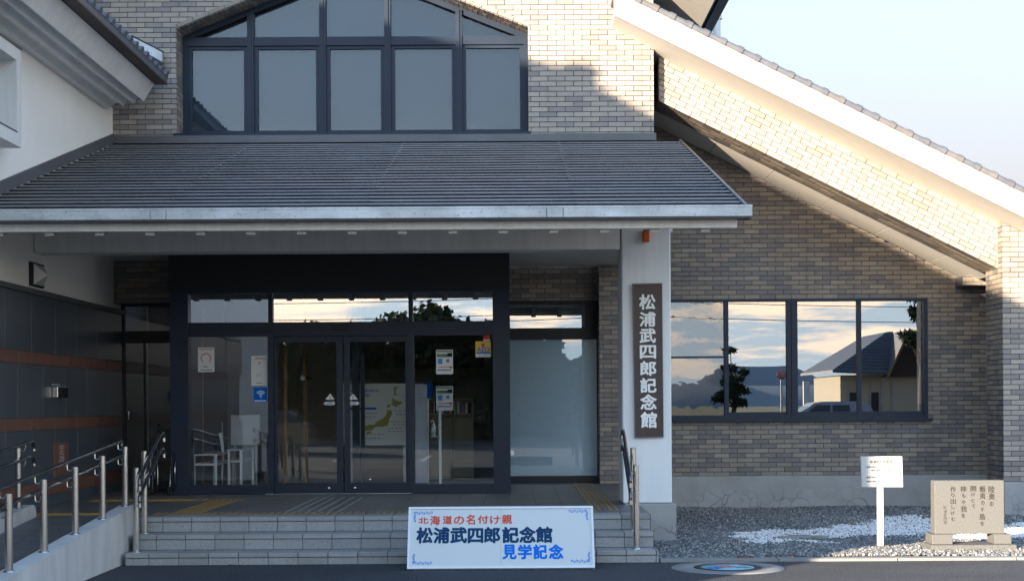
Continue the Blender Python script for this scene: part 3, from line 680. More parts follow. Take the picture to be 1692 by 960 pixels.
# ---- left of the entrance: tiled strip and dark glazed door
lw = link('entrance_side_wall', None, museum, (-5, DU, 3))
mb = MB(); mb.box(-5.5, ex(283)+.1, DU+.004, DU+.3, PZ(501, DU, 240), 3.62); mb.build('mortar_backing', mortar, lw)
bricks(lw, (0, DU, 0), (1, 0, 0), (0, 0, 1), [R2(-5.5, PZ(501, DU, 240), ex(283)+.1, 3.62)], dark=.6, nmax=80)
SD = 20.5
sd = link('side_door', None, museum, (-5, SD, .44)); sx = lambda p: PX(p, SD, 650); sz = lambda p: PZ(p, SD, 240)
mb = MB(); xa, xb = -5.5, ex(283)+.1
mb.box(xa, xb, SD-.03, SD+.05, PZ(506, SD, 240), 3.1); mb.box(xa, xb, SD-.03, SD+.05, sz(567), sz(547)); mb.box(xa, sx(207), SD-.031, SD+.051, EZ0, 3.1); mb.box(xa, xb, SD-.03, SD+.05, EZ0, .56)
mb.box(sx(238), sx(239)+.01, SD-.02, SD+.04, .56, sz(567)); mb.build('door_frame', black_m, sd)
mb = MB(); mb.box(xa, xb, SD+.01, SD+.018, .5, 3.05); mb.build('pane', g_side, sd)
mb = MB(); mb.bbox(sx(213.5), sx(216), SD-.07, SD-.04, sz(693), sz(678), .004); mb.build('handle', steel, sd)
mb = MB(); mb.box(-5.48, -4.3, 21.9, 21.95, .44, 3.2); mb.build('dark_room_sheet', int_dark, sd)  # dark sheet added so the side door looks into darkness

# ---- right of the entrance: lintel bricks, frosted window, brick column
QD = 21.5; qx = lambda p: PX(p, QD, 650); qz = lambda p: PZ(p, QD, 910)
lint = link('lintel_wall', None, museum, (.6, QD, 3))
mb = MB(); mb.box(-.3, 1.3, QD+.004, QD+.2, qz(499), 3.65); mb.build('mortar_backing', mortar, lint)
bricks(lint, (0, QD, 0), (1, 0, 0), (0, 0, 1), [R2(-.3, qz(499), 1.3, 3.65)], dark=.55, phase=.02)
CDp = 21.15; c0 = PX(991, CDp, 650)
colw = link('brick_column', None, museum, (1.6, CDp, 0))
mb = MB(); mb.box(c0+.004, 1.95, CDp+.004, 22.2, .3, 3.7); mb.build('mortar_backing', mortar, colw)
bricks(colw, (0, CDp, 0), (1, 0, 0), (0, 0, 1), [R2(c0, .445, 1.95, 3.7)], dark=.42, phase=.15)
bricks(colw, (c0+.002, 21.5, 0), (0, -1, 0), (0, 0, 1), [R2(0, .445, .35, 3.7)], dark=.42, phase=.15, nmax=1)
fw = link('frosted_window', None, museum, (.6, QD, .44))
mb = MB(); x0_, x1_ = -.15, c0
mb.box(x0_, x1_, QD-.03, QD+.06, .446, qz(786)); mb.box(x0_, x1_, QD-.03, QD+.06, qz(561), qz(542)); mb.box(x1_-.02, x1_, QD-.03, QD+.06, qz(786), qz(561)); mb.box(x0_, x1_, QD-.03, QD+.06, qz(500.5), qz(497)); mb.box(qx(967), x1_, QD-.031, QD+.061, qz(542), qz(500))
mb.build('frame', black_m, fw)
mb = MB(); mb.box(x0_, x1_-.02, QD+.01, QD+.018, qz(786), qz(561)); mb.build('pane', g_frost, fw)
mb = MB(); mb.box(x0_, x1_-.02, QD+.045, QD+.05, qz(786), qz(561)); mb.build('blind', blind, fw)
mb = MB(); mb.box(x0_, qx(967), QD+.01, QD+.018, qz(542), qz(500)); mb.build('transom_pane', g_win, fw)
mb = MB(); mb.box(x0_, 1.3, QD+.4, QD+.42, .4, 3.2); mb.build('dark_room_sheet', int_dark, fw)  # dark sheet closes the window, no room is built here
for p in (886, 938):
    mb = MB(); mb.box(qx(p)-.035, qx(p)+.035, QD-.005, QD+.009, qz(502.5), qz(499.5)); mb.build('clip', black_m, fw)

# ---- lobby inside
lob = link('lobby', None, museum, (-2.2, 22, .44))
mb = MB(); mb.box(-4.45, -.2, ED+.25, 27, .40, .437); mb.build('lobby_floor', int_floor, lob)
mb = MB(); mb.box(-4.45, -.2, 26.9, 27, .44, 3.3); mb.box(-.17, -.15, 21.6, 27, .44, 3.3); mb.box(-4.47, -4.45, 21.51, 27, .44, 3.3); mb.build('lobby_wall', interior, lob)
mb = MB(); mb.box(-4.45, -.2, ED+.2, 27, 3.25, 3.29); mb.build('lobby_ceiling', interior, lob)
mb = MB(); mb.box(PX(574, 23.5), PX(800, 23.5), 23.5, 23.6, 2.2, 3.25); mb.build('bulkhead', int_dark, lob)
for p, D in ((332, 19.9), (472, 20.8), (504, 21.6)):
    mb = MB(); mb.box(PX(p, D)-.025, PX(p, D)+.025, D, D+.05, .44, 3.25); mb.build('timber_post', wood_l, lob)
for p in (588,):
    D = 20.0; mb = MB(); mb.box(PX(p, D)-.05, PX(p, D)+.05, D, D+.06, .44, 3.25); mb.build('inner_post', navy, lob)
mb = MB(); mb.box(PX(588, 20)+.062, PX(588, 20)+.12, 20.01, 20.05, .44, 3.25); mb.build('inner_post', navy, lob)

# ================================================================== WHITE BUILDING AT THE LEFT
WBX = -5.5; WB0, WB1 = 4.80, 19.65; RZ = 9.98; RXX = -12.38  # ridge and near gable, out of view, shaped to cast the upper wall's shadow
wb = thing('white_building', 'white rendered building with deep moulded eaves and dark granite base at the left', 'building', (WBX, 12, 0))
WL = 2*RXX-WBX
mb = MB(); mb.box(WL, WBX, WB0, 22.5, -.1, 5.72); mb.add([(WL, WB0, 5.72), (WBX, WB0, 5.72), (RXX, WB0, RZ-.35), (WL, WB1, 5.72), (WBX, WB1, 5.72), (RXX, WB1, RZ-.35)], [(0, 1, 2), (5, 4, 3), (1, 4, 5, 2), (0, 2, 5, 3)])
mb.build('rendered_wall', white_w, wb)
sec = [(-4.96, 5.73), (-4.99, 5.78), (-5.03, 5.77), (-5.09, 5.69), (-5.125, 5.735), (-5.17, 5.73), (-5.23, 5.655), (-5.27, 5.70), (-5.33, 5.70), (-5.40, 5.64), (-5.495, 5.64), (-5.495, 6.0), (-4.86, 5.96)]
mb = MB(); mb.slab([(x, WB0, z) for x, z in sec], (0, WB1-WB0-.02, 0)); mb.build('eave_moulding', white_p, wb)
mb = MB(); mb.slab([(-4.955, WB0, 5.725), (-4.815, WB0, 5.962), (-4.85, WB0, 5.975), (-4.99, WB0, 5.74)], (0, WB1-WB0, 0)); mb.build('eave_board', white_p, wb)
sl_ = (RZ-5.99)/(-4.66-RXX)
mb = MB()
for sgn in (1, -1):
    e = RXX + sgn*(-4.66-RXX)
    mb.slab([(e, WB0-.1, 5.985), (RXX, WB0-.1, RZ), (RXX, WB1+.1, RZ), (e, WB1+.1, 5.985)], (0, 0, .09))
mb.build('roof_slope', tilek[0], wb)
mb = MB(); mb.box(-4.83, -4.655, WB0, WB1+.1, 5.968, 5.984); mb.build('eave_underside', wood_d, wb)
mb = MB(); mb.box(RXX-.12, RXX+.12, WB0-.1, WB1+.1, RZ, RZ+.12); mb.box(RXX-.2, RXX+.2, WB0-.15, WB0+.05, RZ-.1, RZ+.26); mb.build('ridge', tilek[1], wb)
et = MB(); et.tube([(0.0, 0, .02), (-.32, 0, .02+.32*sl_)], .052, 10); et.tube([(.012, 0, .015), (-.012, 0, .025)], .062, 12); et.box(-.3, 0.0, -.12, .12, -.005, .02)
me = bpy.data.meshes.new('eave_tile'); me.from_pydata(et.v, [], et.f); me.materials.append(tilek[0])
y = 12.0
while y < WB1+.08: link('eave_tile', me, wb, (-4.66, y, 6.07)); y += .265
# bay frame window
bx = link('box_window', None, wb, (-5.4, 14.6, 4.9))
y0, y1, z0, z1 = 13.6, 15.6, 4.38, 5.43; X0, X1 = -5.51, -5.25; t_ = .14
mb = MB(); mb.box(X0, X1, y0, y1, z0, z0+t_); mb.box(X0, X1, y0, y1, z1-t_, z1); mb.box(X0, X1, y0, y0+t_, z0+t_, z1-t_); mb.box(X0, X1, y1-t_, y1, z0+t_, z1-t_); mb.build('white_surround', white_p, bx)
mb = MB(); mb.box(X1, X1+.012, y0-.01, y1+.012, z1-.004, z1+.012); mb.box(X1-.05, X1+.008, y0+t_, y1-t_, z0+t_, z0+t_+.012); mb.build('drip_edge', flash, bx)
mb = MB(); mb.box(-5.498, -5.495, y0+t_, y1-t_, z0+t_, z1-t_); mb.build('blind', blind, bx)
mb = MB(); mb.box(-5.48, -5.474, y0+t_, y1-t_, z0+t_, z1-t_); mb.build('pane', g_up, bx)
# roof flashing box by the upper wall
D = 19.95
mb = MB(); mb.slab([PT(219, 61, D), PT(268, 87, D), PT(268, 103, D), PT(226, 79, D)], (0, .05, 0)); mb.build('flashing_box', galv, wb)
mb = MB(); mb.slab([PT(217, 58, D), PT(269, 84.5, D), PT(269, 87, D), PT(217, 61, D)], (0, .06, 0)); mb.slab([PT(226, 80, D), PT(268, 104, D), PT(269, 112, D), PT(240, 98, D)], (0, .06, 0)); mb.build('flashing_trim', navy, wb)

# granite cladding: slabs as pieces
gw = link('granite_cladding', None, wb, (WBX, 16, 0))
mb = MB(); mb.box(WBX-.01, WBX+.004, 9, 20.4, 0, 2.89); mb.build('joint_backing', mortar, gw)
def course(z0, z1, ph, mats, name='granite_slab', step=.868):
    y = 9.5+ph
    while y < 20.45:
        y1 = min(y+step, 20.45); m_ = MB(); m_.bbox(WBX+.004, WBX+.022, y+.003, y1-.003, z0+.003, z1-.003, .002)
        m_.build(name, random.choice(mats), gw); y = y1
# joints measured in the photograph: upper row 15.7 + k*.87, next row 16.1 + k*.87
pa = (15.70-9.5) % .868; pb = (16.10-9.5) % .868
course(2.235, 2.89, pa-.868, granite); course(2.09, 2.235, pa-.4, [rust], 'red_granite_band'); course(1.478, 2.09, pb-.868, granite)
course(1.335, 1.478, pb-.4, [rust], 'red_granite_band'); course(.72, 1.335, pa-.868, granite); course(.566, .72, pa-.2, [rust], 'red_granite_band'); course(0, .566, pb-.868, granite)
mb = MB(); mb.bbox(WBX+.001, WBX+.05, 9, 20.45, 2.892, 2.955, .004); mb.build('string_course', flash, wb)
# cornerstone plaque
yA, yB = F*5.475/(846-88.5), F*5.475/(846-112.5); zA = PZ(731, 17.6, 100); zB = PZ(786, 17.6, 100)
mb = MB(); mb.bbox(WBX+.02, WBX+.030, yA, yB, zB, zA, .003); cs = mb.build('cornerstone', rust, wb)
text('定\n礎', wb, 'cornerstone_lettering', mat('pale_engraving', (.55, .48, .42), .7), (WBX+.0315, (yA+yB)/2, (zA+zB)/2+.05), .2, .26, U=(0, -1, 0), V=(0, 0, 1)) if False else text('定\n礎', wb, 'cornerstone_lettering', mat('pale_engraving', (.55, .48, .42), .7), (WBX+.0315, (yA+yB)/2, (zA+zB)/2+.05), .2, .26, U=(0, 1, 0), V=(0, 0, 1))

# ================================================================== STEPS, PORCH FLOOR, RAMP
SX0, SX1 = -3.9, 1.45
steps = thing('entrance_steps', 'three broad grey tiled steps rising to the porch floor', 'steps', (-1.2, 14.9, 0))
tops = [.125, .283, .44]; fronts = [14.6, 14.9, 15.2]; jpx = [245.8, 258.4, 269.1]; prev = -.05
for i in range(3):
    y0 = fronts[i]; zt_ = tops[i]; xr = SX1+(.0 if i else .02)
    mb = MB(); mb.box(SX0+.004, xr-.004, y0+.004, 15.55, -.1 if i == 0 else tops[i-1]-.02, zt_-.004); mb.build('step_core', grout, steps)
    jx0 = PX(jpx[i], y0, 910-i*25); x = jx0 - .3*math.ceil((jx0-SX0)/.3)
    while x < xr:
        a, b = max(x, SX0), min(x+.3, xr); x += .3
        if b-a < .02: continue
        g = .0035
        m_ = MB(); m_.bbox(a+g, b-g, y0-.012, y0+.297, zt_-.047, zt_, .005); m_.build('nosing_tile', random.choice(steptile), steps)
        m_ = MB(); m_.bbox(a+g, b-g, y0-.002, y0+.012, (0 if i == 0 else tops[i-1])+.004, zt_-.053, .002); m_.build('riser_tile', random.choice(steptile), steps)
pf = struct('porch_floor', (-1.5, 18, .44))
mb = MB(); mb.box(-5.48, SX1-.02, 15.51, 22.2, -.1, .432); mb.box(SX1-.02, 1.83, 17.35, 22.2, -.1, .432); mb.box(-5.48, -3.90, 15.42, 15.51, -.1, .432); mb.build('floor_bed', grout, pf)
mb = MB(); mb.box(SX1-.02+.003, 1.83, 17.352, 21, .432, .438); mb.build('floor_strip', floort[0], pf)
x = -5.47
tm = {}
xs_ = []; x = -.035 - .304*18
while x < SX1+.02: xs_.append(x); x += .304
for a in xs_:
    b = min(a+.304, SX1); a = max(a, -5.47)
    if b-a < .03: continue
    y = 15.502 if a > -3.95 else 15.42
    while y < 21.5:
        y1 = min(y+.6, 21.5)
        if not (a > -4.2 and b < -.2 and y > ED+.1):
            m_ = MB(); g = .0025; m_.box(a+g, b-g, y+g, y1-g, .42, .44+random.uniform(-.0006, .0006)); m_.build('floor_tile', random.choice(floort), pf)
        y = y1
# tactile bars
tb = thing('tactile_paving', 'yellow raised tactile guide bars laid on the porch floor', 'tactile paving', (-1.5, 17, .44))
def bar(x0, x1, y0, y1, m_=yellow):
    mb = MB(); b_ = .006; z0, z1 = .4405, .4465
    mb.add([(x0, y0, z0), (x1, y0, z0), (x1, y1, z0), (x0, y1, z0), (x0+b_, y0+b_, z1), (x1-b_, y0+b_, z1), (x1-b_, y1-b_, z1), (x0+b_, y1-b_, z1)], [(0, 1, 5, 4), (1, 2, 6, 5), (2, 3, 7, 6), (3, 0, 4, 7), (4, 5, 6, 7)]); return mb
x = -3.86
while x < .84:
    bar(x, x+.030, 15.55, 15.84).build('guide_bar', yellow, tb); x += .077
for k in range(5): bar(-3.70+k*.07, -3.67+k*.07, 15.9, 17.75).build('guide_bar', yellow, tb)
for k in range(4):
    bar(-5.2, -3.95, 17.85+k*.075, 17.88+k*.075).build('guide_bar', yellow, tb)
    bar(-5.35, -4.0, 15.56+k*.075, 15.59+k*.075).build('guide_bar', yellow, tb)
x = -3.9
while x < -3.3:
    bar(x, x+.03, 17.8, 18.1).build('guide_bar', yellow, tb); x += .077
for k in range(5): bar(.872+k*.064, .900+k*.064, 15.9 if k else 15.55, 21.2).build('guide_bar', yellow, tb)
tg = thing('grey_guide_strip', 'grey ribbed guide strip laid between the sliding doors and the steps', 'tactile paving', (-2.2, 17, .44))
for k in range(6): bar(-2.50+k*.115, -2.462+k*.115, 15.9, 18.4).build('guide_bar', greybar, tg)

# ramp
zr_ = lambda y: .44 - (15.4-y)/12.5
zk = lambda y: .565 - (15.2-y)/12.5
ramp = thing('access_ramp', 'tiled wheelchair ramp between pale kerb walls beside the steps', 'ramp', (-4.5, 12, 0))
mb = MB()
mb.slab([(-4.1, 9.0, -.1), (-4.1, 15.20, -.1), (-4.1, 15.20, zk(15.2)), (-4.1, 9.0, zk(9.0))], (.15, 0, 0)); mb.build('kerb_wall', rampw, ramp)
mb = MB(); mb.slab([(-4.10-.004, 9.0, zk(9.0)), (-4.104, 15.206, zk(15.206)), (-4.104, 15.206, zk(15.206)+.008), (-4.104, 9.0, zk(9.0)+.008)], (.158, 0, 0)); mb.build('kerb_cap', rampw, ramp)
mb = MB(); pts = [(-5.2, 9.0, -.1), (-5.2, 15.36, -.1), (-5.2, 15.40, .5), (-5.2, 15.36, zk(15.4)-.02), (-5.2, 15.30, zk(15.3)), (-5.2, 9.0, zk(9.0))]; mb.slab(pts, (.15, 0, 0)); mb.build('kerb_wall', rampw, ramp)
mb = MB(); mb.slab([(-5.48, 9, -.2), (-5.48, 15.41, -.2), (-5.48, 15.41, .432), (-5.48, 9, zr_(9)-.008)], (1.375, 0, 0)); mb.build('ramp_bed', grout, ramp)
for i in range(3):
    a = -5.05+i*.3165
    y = 9.2
    while y < 15.4:
        y1 = min(y+.15, 15.41); m_ = MB(); m_.slab([(a+.003, y+.003, zr_(y)-.006), (a+.003, y1-.003, zr_(y1)-.006), (a+.003, y1-.003, zr_(y1)), (a+.003, y+.003, zr_(y))], (.3105, 0, 0)); m_.build('ramp_tile', random.choice(floort), ramp); y = y1

# handrails
def ramp_rail(name, label, xp, side, posts, y0, y1, curl):
    t = thing(name, label, 'handrail', (xp, posts[0], zk(posts[0])), 'stainless handrails of the ramp')
    xr = xp + side*.075
    for h in (.67, .515):
        pts = [(xr, y0, zk(y0)+h), (xr, (y0+y1)/2, zk((y0+y1)/2)+h), (xr, y1, zk(y1)+h)]
        if curl: pts += [(xr, y1+.05, zk(y1)+h-.002), (xr, y1+.09, zk(y1)+h-.03), (xr, y1+.10, zk(y1)+h-.075)]
        else: pts += [(xr, y1+.015, zk(y1)+h-.01), (xr, y1+.02, zk(y1)+h-.05)]
        mb = MB(); mb.tube(pts, .019, 12); mb.build('rail', railm, t)
        if curl: mb = MB(); mb.tube([(xr, y1+.10, zk(y1)+h-.075), (xr, y1+.10, zk(y1)+h-.10)], .020, 12); mb.build('rail_end', steel, t)
    for y in posts:
        mb = MB(); mb.tube([(xp, y, zk(y)+.006), (xp, y, zk(y)+.625)], .031, 16); mb.lathe((xp, y, zk(y)+.625), [(.031, 0), (.027, .005), (0, .007)], 16); p_ = mb.build('post', steel, t)
        mb = MB(); mb.lathe((xp, y, zk(y)+.008), [(.031, .012), (.045, .006), (.046, 0)], 16); mb.build('base_ring', steel, p_)
        for h in (.67, .515):
            z = zk(y)+h
            mb = MB(); mb.tube([(xp+side*.028, y, z-.075), (xr-side*.018, y, z-.075), (xr-side*.004, y, z-.070), (xr, y, z-.055), (xr, y, z-.018)], .0085, 8); mb.build('bracket', steel, p_)
ramp_rail('ramp_handrail', 'long double handrail on the ramp kerb wall next to the steps', -4.025, -1, [9.8, 10.7, 11.6, 12.47, 13.37, 14.26, 15.10], 9.6, 15.22, False)
ramp_rail('wall_side_handrail', 'short stretch of double handrail on the kerb by the granite wall', -5.12, 1, [13.2, 15.05], 12.0, 15.22, True)
def stair_rail(label, xp, side):
    t = thing('stair_handrail', label, 'handrail', (xp, 14.75, .125), 'handrails flanking the steps')
    xr = xp + side*.07
    zl = lambda y, h: .27 + (y-14.6)*.50 + h
    for h in (.60, .43):
        pts = [(xr, 14.60, zl(14.6, h)-.07), (xr, 14.59, zl(14.6, h)-.02), (xr, 14.62, zl(14.62, h)), (xr, 15.0, zl(15.0, h)), (xr, 15.42, zl(15.42, h)), (xr, 15.52, zl(15.52, h)-.02), (xr+side*.0, 15.60, zl(15.52, h)-.02), (xr, 15.63, zl(15.52, h)-.07)]
        mb = MB(); mb.tube(pts, .019, 12); mb.build('rail', railm, t)
        mb = MB(); mb.tube([pts[0], (xr, 14.60, zl(14.6, h)-.115)], .0215, 12); mb.build('rail_end', steel, t)
        mb = MB(); mb.tube([pts[-1], (xr, 15.63, zl(15.52, h)-.11)], .0205, 12); mb.build('rail_end', steel, t)
    for y, zf, zt_ in ((14.75, .125, .975), (15.08, .283, 1.135)):
        mb = MB(); mb.tube([(xp, y, zf), (xp, y, zt_)], .031, 16); mb.lathe((xp, y, zt_), [(.031, 0), (.027, .005), (0, .007)], 16); p_ = mb.build('post', steel, t)
        mb = MB(); mb.lathe((xp, y, zf+.001), [(.031, .012), (.045, .006), (.046, 0)], 16); mb.build('base_ring', steel, p_)
        for h in (.60, .43):
            z = zl(y, h); mb = MB(); mb.tube([(xp+side*.028, y, z-.06), (xr-side*.015, y, z-.06), (xr, y, z-.045), (xr, y, z-.018)], .0085, 8); mb.build('bracket', steel, p_)
stair_rail('double stair handrail at the left end of the steps beside the ramp', -3.82, 1)
stair_rail('double stair handrail at the right end of the steps in front of the pillar', 1.255, -1)

# ================================================================== GRAVEL, KERB, MANHOLE
kerb = struct('kerb', (5, 14.7, 0))
x = SX1+.03; 
while x < 12:
    m_ = MB(); m_.bbox(x+.004, x+1.196, 14.63, 14.80, -.1, .028, .006); m_.build('kerb_stone', concrete, kerb); x += 1.2
gravel_poly = lambda x, y: (y > 14.82 and y < 22.0 and x > 1.47 and x < 10 and not (x < 1.86 and y > 16.62))
def gh(x, y): return .022 + .035*np.exp(-(((x-4.75)/1.5)**2 + ((y-15.35)/.55)**2)) + .012*np.sin(x*2.1+y*1.3)
# ground under the stones
nx, ny = 60, 50; mb = MB(); vs = []
for j in range(ny+1):
    for i in range(nx+1):
        X = 1.47+12.5*i/nx; Y = 14.80+7.2*j/ny; vs.append((X, Y, float(gh(X, Y))-.012))
mb.add(vs, [(j*(nx+1)+i, j*(nx+1)+i+1, (j+1)*(nx+1)+i+1, (j+1)*(nx+1)+i) for j in range(ny) for i in range(nx)], 0, True)
mb.build('gravel_bed', mat('gravel_bed_earth', (.10, .10, .10), .95, col2=(.06, .06, .06), nscale=30, bump=.8, bscale=60), kind='structure')
def inpoly(px_, py_, poly):
    inside = np.zeros(px_.shape, bool); n = len(poly); j = n-1
    for i in range(n):
        xi, yi = poly[i]; xj, yj = poly[j]
        c = ((yi > py_) != (yj > py_)) & (px_ < (xj-xi)*(py_-yi)/(yj-yi+1e-12)+xi); inside ^= c; j = i
    return inside
def gnd(px_, py_):
    D = F*(CZ-.03)/((py_-670)+(px_-846)*ROLL); return (PX(px_, D, py_), D)
stream = [gnd(a, b) for a, b in [(1205, 882), (1225, 877), (1290, 874), (1360, 873), (1420, 867), (1455, 856), (1480, 850), (1510, 851), (1560, 858), (1620, 866), (1692, 864), (1760, 862), (1760, 888), (1692, 890), (1600, 893), (1500, 884), (1440, 884), (1390, 886), (1330, 884), (1290, 887), (1310, 890), (1375, 893), (1370, 897), (1300, 894), (1270, 899), (1235, 896)]]
rng = np.random.default_rng(5)
def stones(name, label, cat, n, cond, cols, wts, smin, smax):
    X = rng.uniform(1.47, 11, n); Y = 14.82 + (22.0-14.82)*rng.uniform(0, 1, n)**1.15
    xm = 8.2*Y/22.0*1.3
    k = (X < np.maximum(xm, 1.6)) & ((X > 1.87) | (Y < 16.62)); X, Y = X[k], Y[k]
    k = cond(X, Y); X, Y = X[k], Y[k]; n = len(X)
    base = np.array([(1, 0, 0), (-1, 0, 0), (0, 1, 0), (0, -1, 0), (0, 0, .75), (0, 0, -.75), (.6, .6, .5), (-.55, .5, .55)], float)
    tri = np.array([(0, 6, 4), (0, 2, 6), (6, 2, 4), (2, 7, 4), (2, 1, 7), (7, 1, 4), (1, 3, 4), (3, 0, 4), (2, 0, 5), (1, 2, 5), (3, 1, 5), (0, 3, 5)])
    P = base[None]*rng.uniform(.7, 1.2, (n, 8, 3)); s = rng.uniform(smin, smax, n)
    th = rng.uniform(0, 6.283, n); ph = rng.uniform(-.6, .6, n); c, s_ = np.cos(th), np.sin(th)
    x, y, z = P[..., 0], P[..., 1]*.8, P[..., 2]
    z2 = z*np.cos(ph)[:, None]+x*np.sin(ph)[:, None]; x2 = x*np.cos(ph)[:, None]-z*np.sin(ph)[:, None]
    xr = x2*c[:, None]-y*s_[:, None]; yr = x2*s_[:, None]+y*c[:, None]
    H = gh(X, Y)+rng.uniform(-.006, .008, n)
    V = np.stack([xr*s[:, None]+X[:, None], yr*s[:, None]+Y[:, None], z2*s[:, None]+H[:, None]], -1).reshape(-1, 3)
    T = (tri[None]+8*np.arange(n)[:, None, None]).reshape(-1, 3)
    me = bpy.data.meshes.new(name); me.vertices.add(len(V)); me.vertices.foreach_set('co', V.ravel())
    me.loops.add(T.size); me.loops.foreach_set('vertex_index', T.ravel().astype(np.int32))
    me.polygons.add(len(T)); me.polygons.foreach_set('loop_start', np.arange(0, T.size, 3, dtype=np.int32)); me.polygons.foreach_set('loop_total', np.full(len(T), 3, np.int32))
    for m_ in cols: me.materials.append(m_)
    me.polygons.foreach_set('material_index', np.repeat(rng.choice(len(cols), n, p=wts), 12).astype(np.int32))
    me.update(); me.validate()
    link(name, me, None, (0, 0, 0), 'stuff', label, cat)
ST = [mat('gravel_%d' % i, c, .8) for i, c in enumerate([(.085, .095, .105), (.14, .148, .155), (.23, .235, .235), (.40, .385, .35), (.20, .165, .13)])]
SW = [mat('white_pebble_%d' % i, c, .7) for i, c in enumerate([(.78, .78, .76), (.64, .63, .60), (.25, .25, .25)])]
def fz(X, Y): return (X+.07*np.sin(Y*9.1+X*4)+.05*np.sin(Y*23+X*17)+rng.normal(0, .03, X.shape), Y+.09*np.sin(X*7.3)+.05*np.sin(X*19+1)+rng.normal(0, .06, X.shape))
nS = lambda X, Y: inpoly(*fz(X, Y), stream) & (rng.uniform(0, 1, X.shape) < .97)
stones('gravel', 'grey crushed-stone gravel strewn between the brick wall and the kerb', 'gravel', 115000, lambda X, Y: ~inpoly(*fz(X, Y), stream) | (rng.uniform(0, 1, X.shape) < .10), ST, [.26, .28, .24, .12, .10], .012, .024)
stones('white_pebbles', 'white pebbles raked into a stream shape across the grey gravel', 'pebbles', 108000, nS, SW, [.66, .28, .06], .013, .023)
for p_, q_, r_ in ((1322, 887, .10), (1355, 888, .06), (1300, 889, .07), (1222, 892, .08)):
    X, Y = gnd(p_, q_); mb = MB(); mb.lathe((X, Y, .02), [(r_*1.1, -.01), (r_, .02), (r_*.8, .035), (0, .04)], 9, smooth=False)
    mb.v = [(X+(x-X)*1.6, y, z) for x, y, z in mb.v]
    mb.build('flat_stone', mat('flat_stone', (.24, .22, .20), .8, bump=.3), label={1322: 'brown flat stone set in the white pebbles, widest of four', 1355: 'small flat stone at the right tip of the pebble stream hollow', 1300: 'flat stone just left of the widest one in the pebbles', 1222: 'flat stone at the left tip of the white pebble stream'}[p_], cat='stone', group='flat stones set in the pebbles')
for a, b, q_ in ((1218, 1246, 920.5), (1265, 1320, 918.5)):
    X0, D0 = gnd(a, q_); X1, _ = gnd(b, q_); mb = MB(); mb.bbox(X0, X1, D0-.02, D0+.02, .0, .045, .004)
    mb.build('iron_strip', rustm, label='short rusty iron strip at the gravel edge near the manhole' if a < 1250 else 'long rusty iron strip at the gravel edge near the manhole', cat='metal strip', group='rusty iron strips by the kerb')

# ================================================================== SIGNS AND SMALL THINGS
# vertical name board on the pillar
D = 16.66
nb = thing('name_board', 'tall dark wooden name board with white characters on the porch pillar', 'sign', PT(1071, 723, D))
A = [PT(1045, 469, D), PT(1094, 468, D), PT(1096.5, 722, D), PT(1049, 723, D)]
mb = MB(); mb.slab(A, (0, .035, 0)); mb.build('board', wood_d, nb)
mb = MB(); e = .008
for i in range(4):
    p, q = A[i], A[(i+1) % 4]; d = (q-p).normalized(); n = Vector((-d.z, 0, d.x)); 
    c_ = sum(A, Vector())/4
    if (c_-p).dot(n) < 0: n = -n
    mb.slab([p+Vector((0, -.006, 0)), q+Vector((0, -.006, 0)), q+n*e+Vector((0, -.006, 0)), p+n*e+Vector((0, -.006, 0))], (0, .005, 0))
mb.build('edge_trim', flash, nb, kind=None)
ys = [(487, 511, 0), (516, 539, 0), (543, 566, 0), (571, 592, 1), (597, 620, 0), (625, 648, 0), (652, 676, 0), (681, 706, 0)]
for ch, (a, b, f) in zip('松浦武四郎記念館', ys):
    xc = 1069.5 + (a-487)*.012; P0 = PT(xc, (a+b)/2, D-.002)
    text(ch, nb, 'character', whitel, P0, 25.5*D/F, (b-a)*D/F, bold=.036, extrude=.010)
# orange lamp
P0 = PT(1067.5, 391, 16.66)
al = thing('alarm_lamp', 'small orange lamp fixed at the top of the porch pillar', 'lamp', P0)
mb = MB(); mb.bbox(P0.x-.040, P0.x+.040, 16.60, 16.69, P0.z-.065, P0.z+.055, .012); mb.build('lamp_cover', orange, al)
mb = MB(); mb.bbox(P0.x-.030, P0.x+.030, 16.61, 16.698, P0.z+.056, P0.z+.075, .004); mb.build('mount', flash, al)

# long leaning sign board
UB = Vector((1, 0, 0)); B0 = PT(672.5, 941.5, 14.05); B0.z = .012; B1 = PT(983, 940, 14.05); W_ = B1.x-B0.x; VB = Vector((0, .30, .575)).normalized(); H_ = Vector((0, .30, .575)).length*1.0
NB = UB.cross(VB)
bd = thing('welcome_board', 'long white sign board with blue and red Japanese lettering leaning before the steps', 'sign', (B0.x+W_/2, 14.1, 0))
def bp(u, v, n=0.0): return B0 + UB*(u*W_) + VB*(v*H_) + NB*n
fr = .011
for half in (0, 1):
    u0, u1 = (0.004, .4995) if half == 0 else (.5005, .996)
    mb = MB(); mb.slab([bp(u0, .01), bp(u1, .01), bp(u1, .99), bp(u0, .99)], -NB*.02); mb.build('panel', signw, bd)
def strip(u0, v0, u1, v1, m_=framew, nm='frame_rail', n=.012, th=-.04):
    mb = MB(); mb.slab([bp(u0, v0, n), bp(u1, v0, n), bp(u1, v1, n), bp(u0, v1, n)], NB*th); return mb.build(nm, m_, bd)
strip(0, 0, 1, .035); strip(0, .965, 1, 1); strip(0, .035, .0115, .965); strip(.9885, .035, 1, .965)
def bt(s, x0, x1, y0, y1, m_, bold, nm='lettering'):
    """box given in the 1692x625 crop of the board"""
    u0, u1 = (x0-40)/1607, (x1-40)/1607; f = lambda y: (578-y)/532
    c_ = bp((u0+u1)/2, (f(y0)+f(y1))/2, .0022)
    return text(s, bd, nm, m_, c_, (u1-u0)*W_, (f(y0)-f(y1))*H_, bold=bold, U=UB, V=VB)
